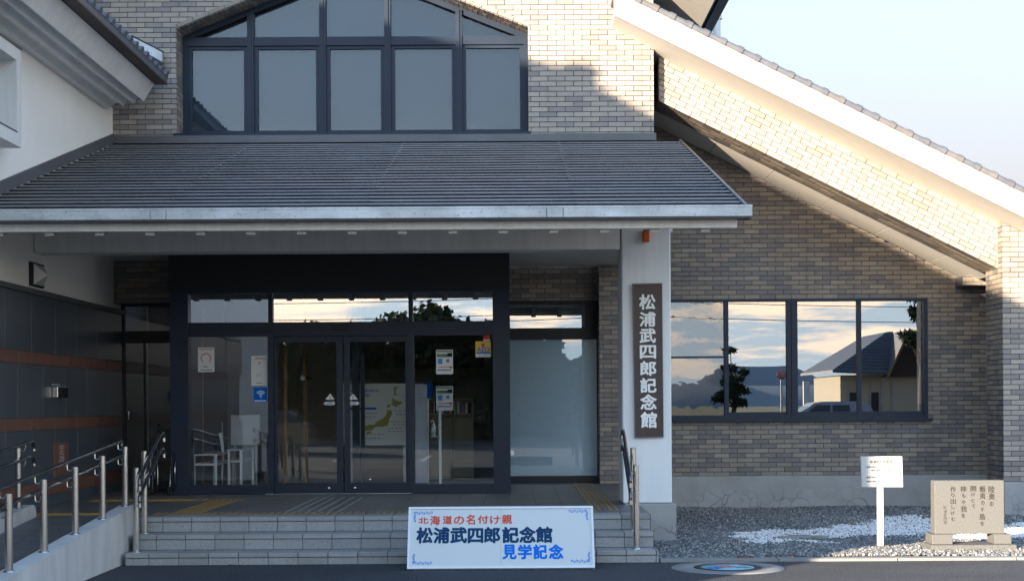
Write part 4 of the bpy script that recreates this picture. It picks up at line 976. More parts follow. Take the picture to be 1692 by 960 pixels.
for ch, x0, x1, y0, y1 in zip('北海道の名付け親', [128, 232, 340, 436, 545, 645, 752, 856], [212, 313, 418, 524, 617, 733, 836, 938], [136, 122, 122, 128, 114, 122, 126, 116], [188, 200, 192, 196, 198, 190, 196, 194]):
    bt(ch, x0, x1, y0, y1, redl, .032, 'red_character')
for ch, x0, x1 in zip('松浦武四郎記念館', [118, 265, 412, 562, 702, 860, 1008, 1150], [250, 395, 546, 686, 832, 994, 1140, 1284]):
    bt(ch, x0, x1, 226 if ch != '四' else 236, 356, navyl, .048, 'navy_character')
for ch, x0, x1 in zip('見学記念', [862, 994, 1126, 1260], [974, 1106, 1238, 1376]):
    bt(ch, x0, x1, 378, 496, bluel, .045, 'blue_character')
# corner scrollwork
def curl(cx_, cy_, r, mb, sq=1.0):
    f = lambda x, y, n: bp((x-40)/1607, (578-y)/532, n)
    N_ = 14; o, i_ = [], []
    for k in range(N_+1):
        a = -2.2+4.9*k/N_; o.append(f(cx_+r*math.cos(a), cy_+r*sq*math.sin(a), .0022)); i_.append(f(cx_+(r-5.5)*math.cos(a), cy_+(r-5.5)*sq*math.sin(a), .0022))
    mb.add(o+i_, [(k, k+1, N_+2+k, N_+1+k) for k in range(N_)])
for cxx, cyy, sx, sy in ((92, 96, 1, 1), (1590, 88, -1, 1), (92, 528, 1, -1), (1597, 520, -1, -1)):
    mb = MB()
    for k in range(7): curl(cxx+sx*(16+k*22), cyy+(4 if k % 2 else -4), 11, mb, sq=.85*(1 if k % 2 else -1))
    for k in range(4): curl(cxx+(3 if k % 2 else -3), cyy+sy*(2+k*22), 11, mb, sq=(1 if k % 2 else -1))
    mb.build('corner_scroll', bluel, bd)
mb = MB()
mb.tube([bp(.2, .9, -.03), (bp(.2, .9).x, 14.56, .012)], .009, 8); mb.tube([bp(.8, .9, -.03), (bp(.8, .9).x, 14.56, .012)], .009, 8)
mb = MB(); mb.tube([bp(.2, .9, -.03), (bp(.2, .9).x, 14.56, .012)], .009, 8); mb.build('back_leg', steel, bd)
mb = MB(); mb.tube([bp(.8, .9, -.03), (bp(.8, .9).x, 14.56, .012)], .009, 8); mb.build('back_leg', steel, bd)

# white information sign in the gravel
D = 15.6
inf = thing('information_sign', 'small white notice panel on a square white post in the gravel', 'sign', (PX(1457, D, 900), D, .03))
A = [PT(1423.5, 755, D), PT(1489.5, 755, D), PT(1491, 803, D), PT(1425, 803, D)]
mb = MB(); mb.slab(A, (0, .03, 0)); mb.build('panel', panelw, inf)
mb = MB(); e = .008; mb.slab([A[0]+Vector((-e, .004, e)), A[1]+Vector((e, .004, e)), A[2]+Vector((e, .004, -e)), A[3]+Vector((-e, .004, -e))], (0, .024, 0)); mb.build('rim', panelw, inf)
mb = MB(); xx = PX(1456.5, D, 850); mb.bbox(xx-.030, xx+.030, D+.032, D+.088, -.05, A[2].z+.25, .004); mb.build('post', whitel, inf)
faint = mat('faded_print', (.11, .09, .085), .7)
text('松浦武四郎歌碑', inf, 'title_print', faint, PT(1456, 762.5, D-.0015), .24, .028, bold=.03)
for k, (a, b) in enumerate(((1432, 1470), (1440, 1474), (1432, 1460), (1432, 1452))):
    text('陸奥の蝦夷の千島を開けとて'[:(b-a)//3], inf, 'small_print', faint, PT((a+b)/2, (771, 776.5, 788, 795)[k], D-.0015), (b-a)*D/F, .018, bold=.02)

# granite poem stone
D = 15.3
st = thing('poem_stone', 'square speckled granite stele engraved with a Japanese poem on a granite foot', 'stone monument', (PX(1603, D, 900), D, .03))
X0, X1 = PX(1544.5, D, 840), PX(1659.5, D, 840); Z1, Z0 = PZ(793.5, D, 1600), PZ(881.5, D, 1600); lx0, lx1 = PX(1538, D, 890), PX(1572, D, 890); rx0, rx1 = PX(1641, D, 890), PX(1669, D, 890); Zb = PZ(898, D, 1600)
mb = MB(); mb.bbox(X0, X1, D, D+.15, Z0, Z1, .005); mb.build('slab', stone, st)
mb = MB(); mb.bbox(lx0, lx1, D-.05, D+.20, Zb, Z0-.001, .005); mb.build('foot', stone, st)
mb = MB(); mb.bbox(rx0, rx1, D-.05, D+.20, Zb, Z0-.001, .005); mb.build('foot', stone, st)
mb = MB(); mb.bbox(PX(1534, D, 900), PX(1674, D, 900), D-.12, D+.28, -.05, Zb-.001, .006); mb.build('plinth', stone, st)
cols = [('陸奥の', 1638.5, 802, 838, 10), ('蝦夷の千島を', 1623.5, 802, 870, 9.5), ('開けとて', 1608, 802, 841, 9), ('神もや我を', 1592, 802, 857, 10), ('作り出しけむ', 1574.5, 803, 862, 9)]
for s_, xc, ya, yb, wd in cols:
    n = len(s_); pt = (yb-ya)/n
    for i, ch in enumerate(s_):
        big = ch in '陸奥蝦夷開神我作出島'
        text(ch, st, 'engraved_character', ink, PT(xc+random.uniform(-.6, .6), ya+pt*(i+.5), D-.0015), (wd if big else wd*.62)*D/F, (pt*.9 if big else pt*.62)*D/F, bold=.012 if big else .02)
for i, ch in enumerate('松浦武四郎'):
    text(ch, st, 'engraved_character', ink, PT(1561.5+random.uniform(-.5, .5), 838+i*6.2, D-.0015), 4.6*D/F, 5.2*D/F, bold=.0)

# manhole
mx, my = PX(1202, 14.1, 939), 14.08
mh = thing('manhole_cover', 'round manhole with painted flower lid and pale concrete collar in the asphalt', 'manhole', (mx, my, 0))
mb = MB(); mb.lathe((mx, my, 0), [(.545, .001), (.54, .007), (.335, .009), (.33, .002)], 48); mb.build('concrete_collar', concrete, mh)
mb = MB(); mb.lathe((mx, my, 0), [(.329, .003), (.325, .012), (.262, .012), (.258, .008)], 48); mb.build('iron_ring', black_m, mh)
mb = MB(); mb.lathe((mx, my, 0), [(.257, .003), (.255, .011), (0, .011)], 40); mb.build('lid', mat('lid_pale_blue', (.22, .42, .50), .5), mh)
def petals(cx_, cy_, r, n, z, m_, nm):
    for k in range(n):
        a = 2*math.pi*k/n; mb = MB(); px_, py_ = cx_+r*.6*math.cos(a), cy_+r*.6*math.sin(a)
        pts = [(px_+r*.42*math.cos(t)*math.cos(a)-r*.26*math.sin(t)*math.sin(a), py_+r*.42*math.cos(t)*math.sin(a)+r*.26*math.sin(t)*math.cos(a), z) for t in [j*math.pi/5 for j in range(10)]]
        mb.sheet(pts); mb.build(nm, m_, mh)
petals(mx-.02, my+.03, .095, 6, .0135, mat('lid_coral', (.58, .20, .16), .5), 'flower_petal')
petals(mx-.14, my-.09, .08, 5, .0135, bluel, 'blue_petal'); petals(mx+.14, my-.05, .085, 5, .0135, mat('lid_green', (.06, .30, .17), .5), 'green_leaf')
petals(mx+.09, my+.13, .06, 5, .0135, whitel, 'white_petal')

# fallen leaves
for i, (p_, q_, m_) in enumerate(((383, 928.5, rust), (1142, 848, rustm), (1120, 886, rustm))):
    X, Y = gnd(p_, q_); mb = MB(); z = .012 if i == 0 else .05
    if i == 0: Y = 14.50
    mb.add([(X-.03, Y, z), (X, Y-.018, z+.012), (X+.032, Y, z+.004), (X, Y+.02, z+.015), (X, Y, z)], [(0, 1, 4), (1, 2, 4), (2, 3, 4), (3, 0, 4)])
    mb.build('fallen_leaf', wood_l if i == 0 else m_, label=('curled orange leaf lying at the foot of the steps', 'brown leaf on the gravel near the wall', 'reddish leaf on the gravel by the pillar plinth')[i], cat='leaf', group='fallen leaves')

# wall lamp on the left wall, under the porch
yA, yB = F*5.45/(846-56), F*5.45/(846-76); zA, zB = PZ(435, 16.75, 65), PZ(474, 16.75, 65)
wl = thing('wall_lamp', 'wedge-shaped glass lamp on a dark plate high on the white side wall', 'lamp', (WBX, yA, (zA+zB)/2))
mb = MB(); mb.bbox(WBX+.001, WBX+.04, yA, yB, zB, zA, .004); mb.build('back_plate', black_m, wl)
ym = (yA+yB)/2; zm = (zA+zB)/2; a_ = WBX+.041
mb = MB(); mb.add([(a_, yA+.05, zB+.02), (a_, yB-.04, zB+.02), (a_, yB-.04, zA-.02), (a_, yA+.05, zA-.02), (a_+.11, ym, zm)], [(0, 1, 4), (1, 2, 4), (2, 3, 4), (3, 0, 4), (3, 2, 1, 0)]); mb.build('glass_shade', mat('frosted_lamp_glass', (.62, .60, .56), .25), wl)
# intercom
yA, yB = F*5.45/(846-90), F*5.45/(846-107); zA, zB = PZ(639, 17.5, 98), PZ(657, 17.5, 98)
ic = thing('intercom', 'small steel intercom box on the dark granite wall', 'intercom', (WBX, yA, zB))
mb = MB(); mb.bbox(WBX+.023, WBX+.09, yA, yB, zB, zA, .006); mb.build('housing', steel, ic)
mb = MB(); mb.bbox(WBX+.091, WBX+.097, yA+.03, yA+.09, zB+.02, zA-.02, .002); mb.build('speaker_grille', black_m, ic)
mb = MB(); mb.bbox(WBX+.023, WBX+.03, yA, yB-.1, zA+.012, zA+.035, .002); mb.build('label_plate', galv, ic)

# ------------------------------------------------------------------ notices on the entrance glass
gy = ED+.0285
def sheetthing(name, label, cat, x0, y0, x1, y1, m_=paper, group=None, D=None, thick=.002):
    D = D or gy; a, b = PT(x0, y0, D), PT(x1, y1, D)
    t = thing(name, label, cat, ((a.x+b.x)/2, D, b.z), group); mb = MB(); mb.box(a.x, b.x, D-thick, D, b.z, a.z); mb.build('sheet', m_, t)
    def put(nm, u0, v0, u1, v1, mm):
        q = MB(); q.sheet([(a.x+(b.x-a.x)*u0, D-thick-.0008, a.z+(b.z-a.z)*v0), (a.x+(b.x-a.x)*u1, D-thick-.0008, a.z+(b.z-a.z)*v0), (a.x+(b.x-a.x)*u1, D-thick-.0008, a.z+(b.z-a.z)*v1), (a.x+(b.x-a.x)*u0, D-thick-.0008, a.z+(b.z-a.z)*v1)]); return q.build(nm, mm, t)
    def tx(s_, u0, v0, u1, v1, mm, bold=0.0):
        return text(s_, t, 'print', mm, (a.x+(b.x-a.x)*(u0+u1)/2, D-thick-.0014, a.z+(b.z-a.z)*(v0+v1)/2), (b.x-a.x)*(u1-u0), (a.z-b.z)*(v1-v0), bold=bold)
    return t, put, tx
def ring(t, c_, r0, r1, m_, a0=0, a1=6.283, n=24):
    mb = MB(); o = [(c_[0]+r1*math.cos(a0+(a1-a0)*k/n), c_[1], c_[2]+r1*math.sin(a0+(a1-a0)*k/n)) for k in range(n+1)]; i_ = [(c_[0]+r0*math.cos(a0+(a1-a0)*k/n), c_[1], c_[2]+r0*math.sin(a0+(a1-a0)*k/n)) for k in range(n+1)]
    mb.add(o+i_, [(k, k+1, n+2+k, n+1+k) for k in range(n)]); return mb.build('printed_ring', m_, t)
t, put, tx = sheetthing('notice', 'white notice with a pink circle emblem on the far left glass', 'notice', 327, 574, 354.5, 614.5)
ring(t, (PX(340.5, gy, 592), gy-.004, PZ(592, gy, 340)), .052, .072, pinkp, -.9, 4.0); put('print_line', .15, .9, .85, .94, greyp); put('print_line', .3, .76, .6, .80, greyp); put('print_line', .1, .05, .9, .10, pinkp)
t, put, tx = sheetthing('notice', 'larger white notice with a small door diagram near the first glass post', 'notice', 415, 588, 441.5, 637)
put('print_line', .25, .06, .9, .11, pinkp); put('print_block', .45, .2, .6, .27, pinkp); ring(t, (PX(428, gy, 622), gy-.004, PZ(622, gy, 428)), .03, .036, greyp, 0, 3.14); put('print_line', .3, .9, .7, .93, greyp)
t, put, tx = sheetthing('wifi_sign', 'blue and white wifi symbol sticker under the door diagram notice', 'sign', 419, 640, 441.5, 664.5, bluel)
cxw, czw = PX(431, gy, 655), PZ(655, gy, 431)
for r_ in (.018, .042, .066): ring(t, (cxw, gy-.004, czw), r_, r_+.012, whitel, .75, 2.39, 12)
ring(t, (cxw, gy-.004, czw-.004), .0, .010, whitel); put('white_band', .06, .86, .94, .94, whitel)
t, put, tx = sheetthing('aed_sign', 'yellow AED sticker with red heart at the upper right of the glass', 'sign', 785.5, 564, 811.5, 590, aedy)
put('white_band', .02, .80, .98, .99, paper); put('blue_band', .06, .69, .98, .78, bluel); tx('AED', .10, .36, .90, .66, bluel, .03); tx('あります', .2, .84, .8, .95, greyp)
mb = MB(); hx, hz = PX(798, gy, 570), PZ(570, gy, 798); pts = []
for k in range(20):
    a = 2*math.pi*k/20; pts.append((hx+.0017*16*math.sin(a)**3, gy-.0035, hz+.0019*(13*math.cos(a)-5*math.cos(2*a)-2*math.cos(3*a)-math.cos(4*a))))
mb.sheet(pts); mb.build('heart_print', redl, t)
t, put, tx = sheetthing('security_sticker', 'small red and white sticker directly above the AED sticker', 'sticker', 798.5, 553, 810, 563.5, redl)
put('white_band', .02, .72, .98, .98, paper)
def poster(t, put, tx):
    put('picture_sky', .04, .03, .96, .10, greyp); put('picture_green', .04, .17, .96, .30, greenp); put('picture_hill', .68, .13, .96, .26, int_dark)
    put('blue_box', .10, .36, .38, .58, cyanp); put('grey_box', .6, .38, .8, .52, greyp); put('print_line', .15, .68, .9, .73, pinkp); put('red_stamp', .8, .68, .94, .76, redl); put('print_line', .08, .80, .9, .86, greyp)
t, put, tx = sheetthing('poster', 'poster with green landscape strip on the right glass, the upper of two', 'poster', 720.5, 578, 748.5, 618, group='twin landscape posters'); poster(t, put, tx)
t, put, tx = sheetthing('poster', 'poster with green landscape strip on a stand, the lower of two', 'poster', 720.5, 638, 748.5, 678, group='twin landscape posters', D=19.6); poster(t, put, tx)
t = thing('poster_stand', 'slim pale pole stand holding the lower poster behind the glass', 'stand', (PX(728, 19.6), 19.6, .44))
xx = PX(727, 19.63); mb = MB(); mb.box(xx-.018, xx+.018, 19.605, 19.63, .45, PZ(640, 19.6, 727)); mb.build('pole', paper, t); mb = MB(); mb.bbox(xx-.16, xx+.16, 19.5, 19.8, .438, .452, .004); mb.build('base', galv, t)

# ------------------------------------------------------------------ things in the lobby
D = 20.7
t, put, tx = sheetthing('map_board', 'large cream display board with an ochre map of Japan behind the sliding door', 'display board', 566, 634, 676, 735, board_c, D=D, thick=.03)
a0 = (566, 634); S = lambda x, y: (PX(x, D-.033, y), D-.032, PZ(y, D-.033, x))
def isl(pts, nm='island_print'):
    mb = MB(); mb.sheet([S(560+x/7.385, 610+y/7.385) for x, y in pts]); mb.build(nm, ochre, t)
isl([(670, 215), (735, 212), (700, 240), (690, 280), (710, 310), (665, 315), (675, 270)]); isl([(650, 345), (690, 375), (775, 400), (760, 418), (690, 460), (640, 425), (655, 390)])
isl([(590, 495), (640, 500), (650, 545), (620, 590), (600, 680), (540, 700), (450, 700), (400, 745), (300, 750), (290, 700), (370, 675), (430, 680), (450, 645), (540, 600), (580, 550)]); isl([(585, 440), (620, 425), (635, 440), (610, 465), (588, 468)])
isl([(330, 765), (390, 755), (400, 775), (350, 790)])
for s_, x0, x1, y0, y1, bb in (('松浦武四郎の', 140, 490, 242, 278, .02), ('足跡', 135, 380, 300, 335, .02)):
    text(s_, t, 'title_print', bluel, S(560+(x0+x1)/2/7.385, 610+(y0+y1)/2/7.385), (x1-x0)/7.385*D/F, (y1-y0)/7.385*D/F, bold=bb)
mb = MB(); mb.sheet([S(576, 673), S(622, 673), S(622, 676.5), S(576, 676.5)]); mb.build('blue_bar', bluel, t)
for (x0, y0, n) in ((600, 682, 4), (603, 688, 3), (652, 678, 3), (654, 684, 3), (645, 696, 4), (650, 701, 3), (640, 707, 4), (642, 712, 4), (604, 717, 5), (604, 723, 4)):
    for k in range(n):
        mb = MB(); mb.sheet([S(x0+k*6.5, y0), S(x0+k*6.5+4.5, y0), S(x0+k*6.5+4.5, y0+1.1), S(x0+k*6.5, y0+1.1)]); mb.build('text_line', greyp, t)
lg = MB()
t2 = t
for p_ in (580, 668):
    mb = MB(); mb.box(PX(p_, D)-.02, PX(p_, D)+.02, D+.002, D+.04, .44, PZ(700, D, p_)); mb.build('leg', galv, t)
t, put, tx = sheetthing('text_panel', 'tall narrow pale text panel standing behind the right glass post', 'display board', 686, 634.5, 706.5, 797, mat('pale_grey_panel', (.46, .50, .52), .6), D=19.9, thick=.02)
for k in range(9): put('text_line', .15, .03+k*.022, .55+.2*(k % 2), .036+k*.022, greyp)
t = thing('banner', 'navy blue banner standing behind the tall text panel', 'banner', (PX(710, 21.5), 21.5, .44)); mb = MB(); mb.bbox(PX(700, 21.5), PX(715, 21.5), 21.5, 21.53, PZ(658, 21.5, 708), PZ(632, 21.5, 708), .01); mb.build('cloth', bluel, t); mb = MB(); mb.box(PX(706, 21.5), PX(708, 21.5), 21.54, 21.56, .44, PZ(634, 21.5)); mb.build('pole', steel, t)
# bookshelf
D = 22.3
t = thing('bookshelf', 'pale wooden bookshelf with a row of books inside the lobby', 'bookshelf', (PX(740, D), D, .44)); shm = mat('pale_shelf_wood', (.42, .38, .26), .6)
xa, xb = PX(706, D), PX(782, D); za, zb_ = PZ(658, D, 740), PZ(683, D, 740)
for z0, z1 in ((za-.02, za), (zb_-.02, zb_), (1.0, 1.02), (.46, .48)): mb = MB(); mb.box(xa+.021, xb-.021, D, D+.3, z0, z1); mb.build('shelf', shm, t)
for x_ in (xa, xb-.02, (xa+xb)/2): mb = MB(); mb.box(x_, x_+.02, D, D+.3, .44, za+(.001 if x_ != (xa+xb)/2 else -.021)); mb.build('side_panel', shm, t)
mb = MB(); mb.box(xa, xb, D+.301, D+.31, .44, za); mb.build('back_panel', shm, t)
k = 0; x_ = xa+.03
ORD = 'first second third fourth fifth sixth seventh eighth ninth tenth eleventh twelfth thirteenth fourteenth fifteenth sixteenth seventeenth eighteenth nineteenth twentieth twenty-first twenty-second twenty-third twenty-fourth'.split()
bc = [greyp, redl, paper, navyl, aedy, greenp, paper, bluel]
while x_ < xb-.08:
    wd = random.uniform(.02, .045); hh = random.uniform(.13, .19)
    mb = MB(); mb.box(x_, x_+wd-.003, D+.03, D+.22, zb_+.001, zb_+hh)
    cn = ['grey', 'red', 'white', 'dark blue', 'yellow', 'green', 'pale', 'blue'][k % 8]
    mb.build('book', bc[k % 8], label='%s book, the %s from the left in the row on the lobby shelf' % (cn, ORD[k]), cat='book', group='books on the lobby shelf'); x_ += wd; k += 1
# hand sanitizer
D = 19.7; t = thing('sanitizer_bottle', 'clear pump bottle of hand sanitizer hanging beside the poster stand', 'bottle', PT(717, 720, D)); c_ = PT(717, 720, D); clr = mat('clear_plastic', (.55, .60, .62), .2)
mb = MB(); mb.lathe(c_, [(0, 0), (.035, .001), (.036, .12), (.028, .145), (.013, .155), (.013, .17)], 14); mb.build('body', clr, t)
mb = MB(); mb.tube([(c_.x, c_.y, c_.z+.17), (c_.x, c_.y, c_.z+.205), (c_.x-.05, c_.y, c_.z+.20)], .007, 8); mb.build('pump', paper, t)
mb = MB(); mb.box(c_.x-.05, c_.x+.09, c_.y-.04, c_.y+.04, c_.z-.012, c_.z-.001); mb.build('holder', galv, t)
# round lamp
D = 20.6; c_ = PT(500, 624.5, D); t = thing('round_lamp', 'white globe on a short arm on the timber post', 'lamp', c_); mb = MB(); mb.lathe(c_, [(.0001, -.04)]+[(.04*math.sin(a), -.04*math.cos(a)) for a in [k*math.pi/8 for k in range(1, 8)]]+[(.0001, .04)], 16); mb.build('globe', whitel, t); mb = MB(); mb.tube([c_+Vector((.04, 0, 0)), c_+Vector((.09, .02, 0)), c_+Vector((.09, .25, 0))], .012, 8); mb.build('arm', steel, t)
# white tables / chair frames, display easel
def frame_table(name, label, cat, x0, x1, D0, D1, ztop, zsh):
    t = thing(name, label, cat, ((x0+x1)/2, D0, .44)); r_ = .017
    for x_ in (x0, x1):
        for y_ in (D0, D1): mb = MB(); mb.box(x_-r_, x_+r_, y_-r_, y_+r_, .44, ztop-.021); mb.build('leg', paper, t)
    mb = MB(); mb.bbox(x0-.03, x1+.03, D0-.03, D1+.03, ztop-.02, ztop, .004); mb.build('top', paper, t)
    for y_ in (D0, D1): mb = MB(); mb.box(x0+r_+.001, x1-r_-.001, y_-.012, y_+.012, zsh-.015, zsh+.015); mb.build('rail', paper, t)
    for x_ in (x0, x1): mb = MB(); mb.box(x_-.012, x_+.012, D0+r_+.001, D1-r_-.001, zsh-.015, zsh+.015); mb.build('rail', paper, t)
frame_table('side_table', 'white metal frame table just inside the left glass', 'table', PX(320, 19.4), PX(356, 19.4), 19.4, 20.6, PZ(750, 19.4, 340), PZ(767, 19.4, 340))
frame_table('side_table', 'second white frame table, half hidden behind the first by the left glass', 'table', PX(378, 19.8), PX(398, 19.8), 19.8, 20.7, PZ(742, 19.8, 390), PZ(762, 19.8, 390))
t = thing('white_board', 'rounded white board on thin legs inside the left glass', 'display board', (PX(406, 20.4), 20.4, .44)); a, b = PT(381, 685, 20.4), PT(430, 735, 20.4)
mb = MB(); mb.bbox(a.x, b.x, 20.4, 20.44, b.z, a.z, .012); mb.build('panel', mat('whiteboard_face', (.55, .56, .56), .4), t)
for x_ in (a.x+.05, b.x-.07): mb = MB(); mb.box(x_, x_+.02, 20.41, 20.43, .44, b.z-.002); mb.build('leg', galv, t)
# umbrella-like white bundle
t = thing('rolled_banner', 'slim rolled white cloth hanging on a stand between the white tables', 'rolled cloth', (PX(366, 20), 20.0, .44)); x_ = PX(366, 20)
mb = MB(); mb.tube([(x_-.02, 20, PZ(712, 20)), (x_, 20, PZ(725, 20)), (x_+.02, 20, PZ(745, 20)), (x_, 20, PZ(788, 20))], .03, 10, r2=.012); mb.build('cloth', paper, t); mb = MB(); mb.tube([(x_, 20.04, .44), (x_, 20.04, PZ(695, 20))], .008, 8); mb.build('pole', galv, t)
# dark interior wall art frame (mascot poster left plain)
D = 24.5; t = thing('wall_panel', 'dim grey display panel on the back wall of the lobby', 'display board', (PX(765, D), D, 1.0)); a, b = PT(727, 620, D), PT(808, 700, D); mb = MB(); mb.box(a.x, b.x, D, D+.04, b.z, a.z); mb.build('panel', mat('dim_grey_panel', (.16, .17, .19), .6), t)

# wheelchair parked left of the entrance
WX, WY = PX(275, 19.3, 760), 19.2
t = thing('wheelchair', 'folded black wheelchair parked in the dark corner by the side door', 'wheelchair', (WX, WY, .44)); z0 = .44
for dx in (-.16, .16):
    mb = MB(); R_ = .29; pts = [(WX+dx, WY+R_*math.cos(a), z0+.3+R_*math.sin(a)) for a in [2*math.pi*k/28 for k in range(29)]]; mb.tube(pts, .013, 6, cap=False); wh = mb.build('wheel', rubber, t)
    mb = MB(); pts = [(WX+dx*1.2, WY+.25*math.cos(a), z0+.3+.25*math.sin(a)) for a in [2*math.pi*k/24 for k in range(25)]]; mb.tube(pts, .007, 6, cap=False); mb.build('push_rim', steel, wh)
    for k in range(6):
        a = math.pi*k/6; mb = MB(); mb.tube([(WX+dx, WY+.28*math.cos(a), z0+.3+.28*math.sin(a)), (WX+dx, WY-.28*math.cos(a), z0+.3-.28*math.sin(a))], .003, 5); mb.build('spoke', steel, wh)
    mb = MB(); mb.tube([(WX+dx*.85, WY+.28, z0+.92), (WX+dx*.85, WY+.18, z0+.90), (WX+dx*.85, WY+.18, z0+.12)], .011, 8); mb.build('back_tube', steel, t)
    mb = MB(); mb.tube([(WX+dx*.85, WY+.18, z0+.66), (WX+dx*.85, WY-.12, z0+.66), (WX+dx*.85, WY-.18, z0+.5), (WX+dx*.85, WY-.30, z0+.12)], .010, 8); mb.build('arm_tube', steel, t)
    mb = MB(); pts = [(WX+dx*.85, WY-.33+.07*math.cos(a), z0+.075+.07*math.sin(a)) for a in [2*math.pi*k/14 for k in range(15)]]; mb.tube(pts, .010, 6, cap=False); mb.build('caster', rubber, t)
mb = MB(); mb.bbox(WX-.13, WX+.13, WY-.17, WY+.2, z0+.45, z0+.49, .01); mb.build('seat', black_m, t); mb = MB(); mb.bbox(WX-.13, WX+.13, WY+.17, WY+.2, z0+.5, z0+.86, .01); mb.build('backrest', black_m, t)
t2 = thing('red_bag', 'small red bag hanging on the wheelchair handle', 'bag', (WX+.1, WY+.25, z0+.75)); mb = MB(); mb.bbox(WX+.04, WX+.15, WY+.22, WY+.3, z0+.62, z0+.82, .02); mb.build('pouch', redpl, t2); mb = MB(); mb.tube([(WX+.06, WY+.26, z0+.81), (WX+.1, WY+.27, z0+.92), (WX+.13, WY+.26, z0+.81)], .006, 6); mb.build('strap', redpl, t2)

# ================================================================== THE PLACE BEHIND THE CAMERA, SEEN IN THE GLASS
def leafmat(n, c): return mat(n, c, .8)
LF = [leafmat('foliage_deep', (.030, .048, .018)), leafmat('foliage_mid', (.048, .070, .024)), leafmat('foliage_olive', (.075, .085, .03)), leafmat('foliage_rust', (.12, .07, .025))]
bark = mat('bark', (.09, .065, .045), .9, bump=.4, bscale=20)
def tree(label, x, y, h, r, n, seed, mats, kind='broadleaf', leaf=.16, z0=0, group='trees across the road'):
    rg = random.Random(seed); t = thing(kind+'_tree', label, 'tree', (x, y, z0), group)
    mb = MB(); top = Vector((x+rg.uniform(-.4, .4), y, z0+h*.8)); mb.tube([(x, y, z0-.1), (x+rg.uniform(-.1, .1), y, z0+h*.3), (x+rg.uniform(-.3, .3), y, z0+h*.55), top], .035*h, 8, r2=.01*h); mb.build('trunk', bark, t)
    cl = []
    for k in range(16):
        a = rg.uniform(0, 6.28); rr = r*rg.uniform(.3, .95); zz_ = z0+h*rg.uniform(.38, .97); sh = 1-.6*max(0, (zz_-z0)/h-.55)/.45
        c_ = Vector((x+rr*sh*math.cos(a), y+rr*sh*math.sin(a)*.8, zz_)); cl.append((c_, r*rg.uniform(.28, .48)))
        mb = MB(); mb.tube([(x, y, z0+h*.3+(zz_-z0-h*.3)*.35), c_], .012*h, 6, r2=.003*h); mb.build('limb', bark, t)
    mb = MB()
    for c_, cr in cl:
        for _ in range(n//16):
            d = Vector((rg.gauss(0, 1), rg.gauss(0, 1), rg.gauss(0, .62))); d = d.normalized()*cr*rg.uniform(.4, 1.05)
            if kind == 'pine': d.z *= .35
            p = c_+d; u = Vector((rg.gauss(0, 1), rg.gauss(0, 1), rg.gauss(0, 1))).normalized(); v = u.orthogonal().normalized(); s = leaf*rg.uniform(.6, 1.3)
            if kind == 'pine': u, v = u*s*1.3, v*s*.35
            else: u, v = u*s, v*s*.7
            mb.add([p-u, p-v, p+u, p+v], [(0, 1, 2, 3)], rg.randrange(len(mats)))
    mb.build('crown', mats, t, kind='stuff')
specs = [(-13.5, -31, 4.9, 3.0), (-10.2, -33, 5.1, 3.0), (-7.4, -31, 5.0, 2.4), (-4.2, -32, 6.1, 2.2), (-1.4, -31, 5.3, 2.4), (1.0, -33, 5.1, 2.2), (3.4, -34, 4.0, 2.0), (-5.7, -35, 5.6, 2.4), (-2.6, -35, 5.6, 2.2)]
names = ['leftmost', 'tall', 'third', 'wide', 'middle', 'low', 'lowest', 'rear tall', 'rear']
for i, (x, y, h, r) in enumerate(specs):
    tree('%s dark evergreen of the wooded bank across the road, reflected in the doors' % names[i], x, y, h, r, 3600, 40+i, LF[:3] if i % 2 else LF, leaf=.22, group='evergreens of the wooded bank')
mb = MB(); rg = random.Random(3)
for k in range(9000):
    x = rg.uniform(-16, 5); hmax = 4.4 if x < 0 else 4.4-.45*x; p = Vector((x, -30.5+rg.uniform(-1.5, 1.2), rg.uniform(0, max(.6, hmax))**1.0))
    u = Vector((rg.gauss(0, 1), rg.gauss(0, 1), rg.gauss(0, 1))).normalized(); v = u.orthogonal().normalized(); s = rg.uniform(.14, .3); mb.add([p-u*s, p-v*s*.7, p+u*s, p+v*s*.7], [(0, 1, 2, 3)], rg.randrange(4))
mb.build('undergrowth', LF, kind='stuff', label='dense dark undergrowth on the bank beneath the evergreens', cat='undergrowth')
mb = MB(); mb.add([(-17, -31, 0), (6, -31, 0), (6, -40, 2.2), (-17, -40, 3.5), (-17, -60, 3), (6, -60, 2)], [(0, 1, 2, 3), (3, 2, 5, 4)]); mb.build('bank', mat('earth_bank', (.06, .065, .035), .95, col2=(.04, .045, .02), nscale=2), kind='structure')
tree('spreading pine at the left of the reflected hills', 16.2, -38, 5.6, 1.6, 1600, 71, LF[:2], kind='pine', leaf=.2, group=None) if False else None
tree('small layered pine standing alone beyond the car park', 9.9, -21, 4.2, .75, 1100, 72, LF[:2], kind='pine', leaf=.16, group=None)
tree('tall pine beside the tiled house', 21.2, -31, 7.6, 1.3, 2200, 73, LF[:2], kind='pine', leaf=.22, group=None)
# hills
hm = mat('distant_hills', (.30, .33, .34), .95, col2=(.25, .28, .29), nscale=.004)  # pale blue-grey puts the distance haze into the hill colour
rg = random.Random(11)
for nm, Y, H0, sd in (('hills', -900, 13, 2), ('far_hills', -1900, 44, 5)):
    n = 160; vs = []
    for i in range(n+1):
        x = -2200+4400*i/n; h = H0*(.75+.32*math.sin(i*.11*sd+1)+.22*math.sin(i*.37+sd)+.10*math.sin(i*.9*sd))
        vs += [(x, Y, -2), (x, Y-60, max(h, 2)), (x, Y-400, -2)]
    mb = MB(); mb.add(vs, [(3*i+k, 3*i+3+k, 3*i+4+k, 3*i+1+k) for i in range(n) for k in (0, 1)], 0, True); mb.build(nm, hm, kind='structure')
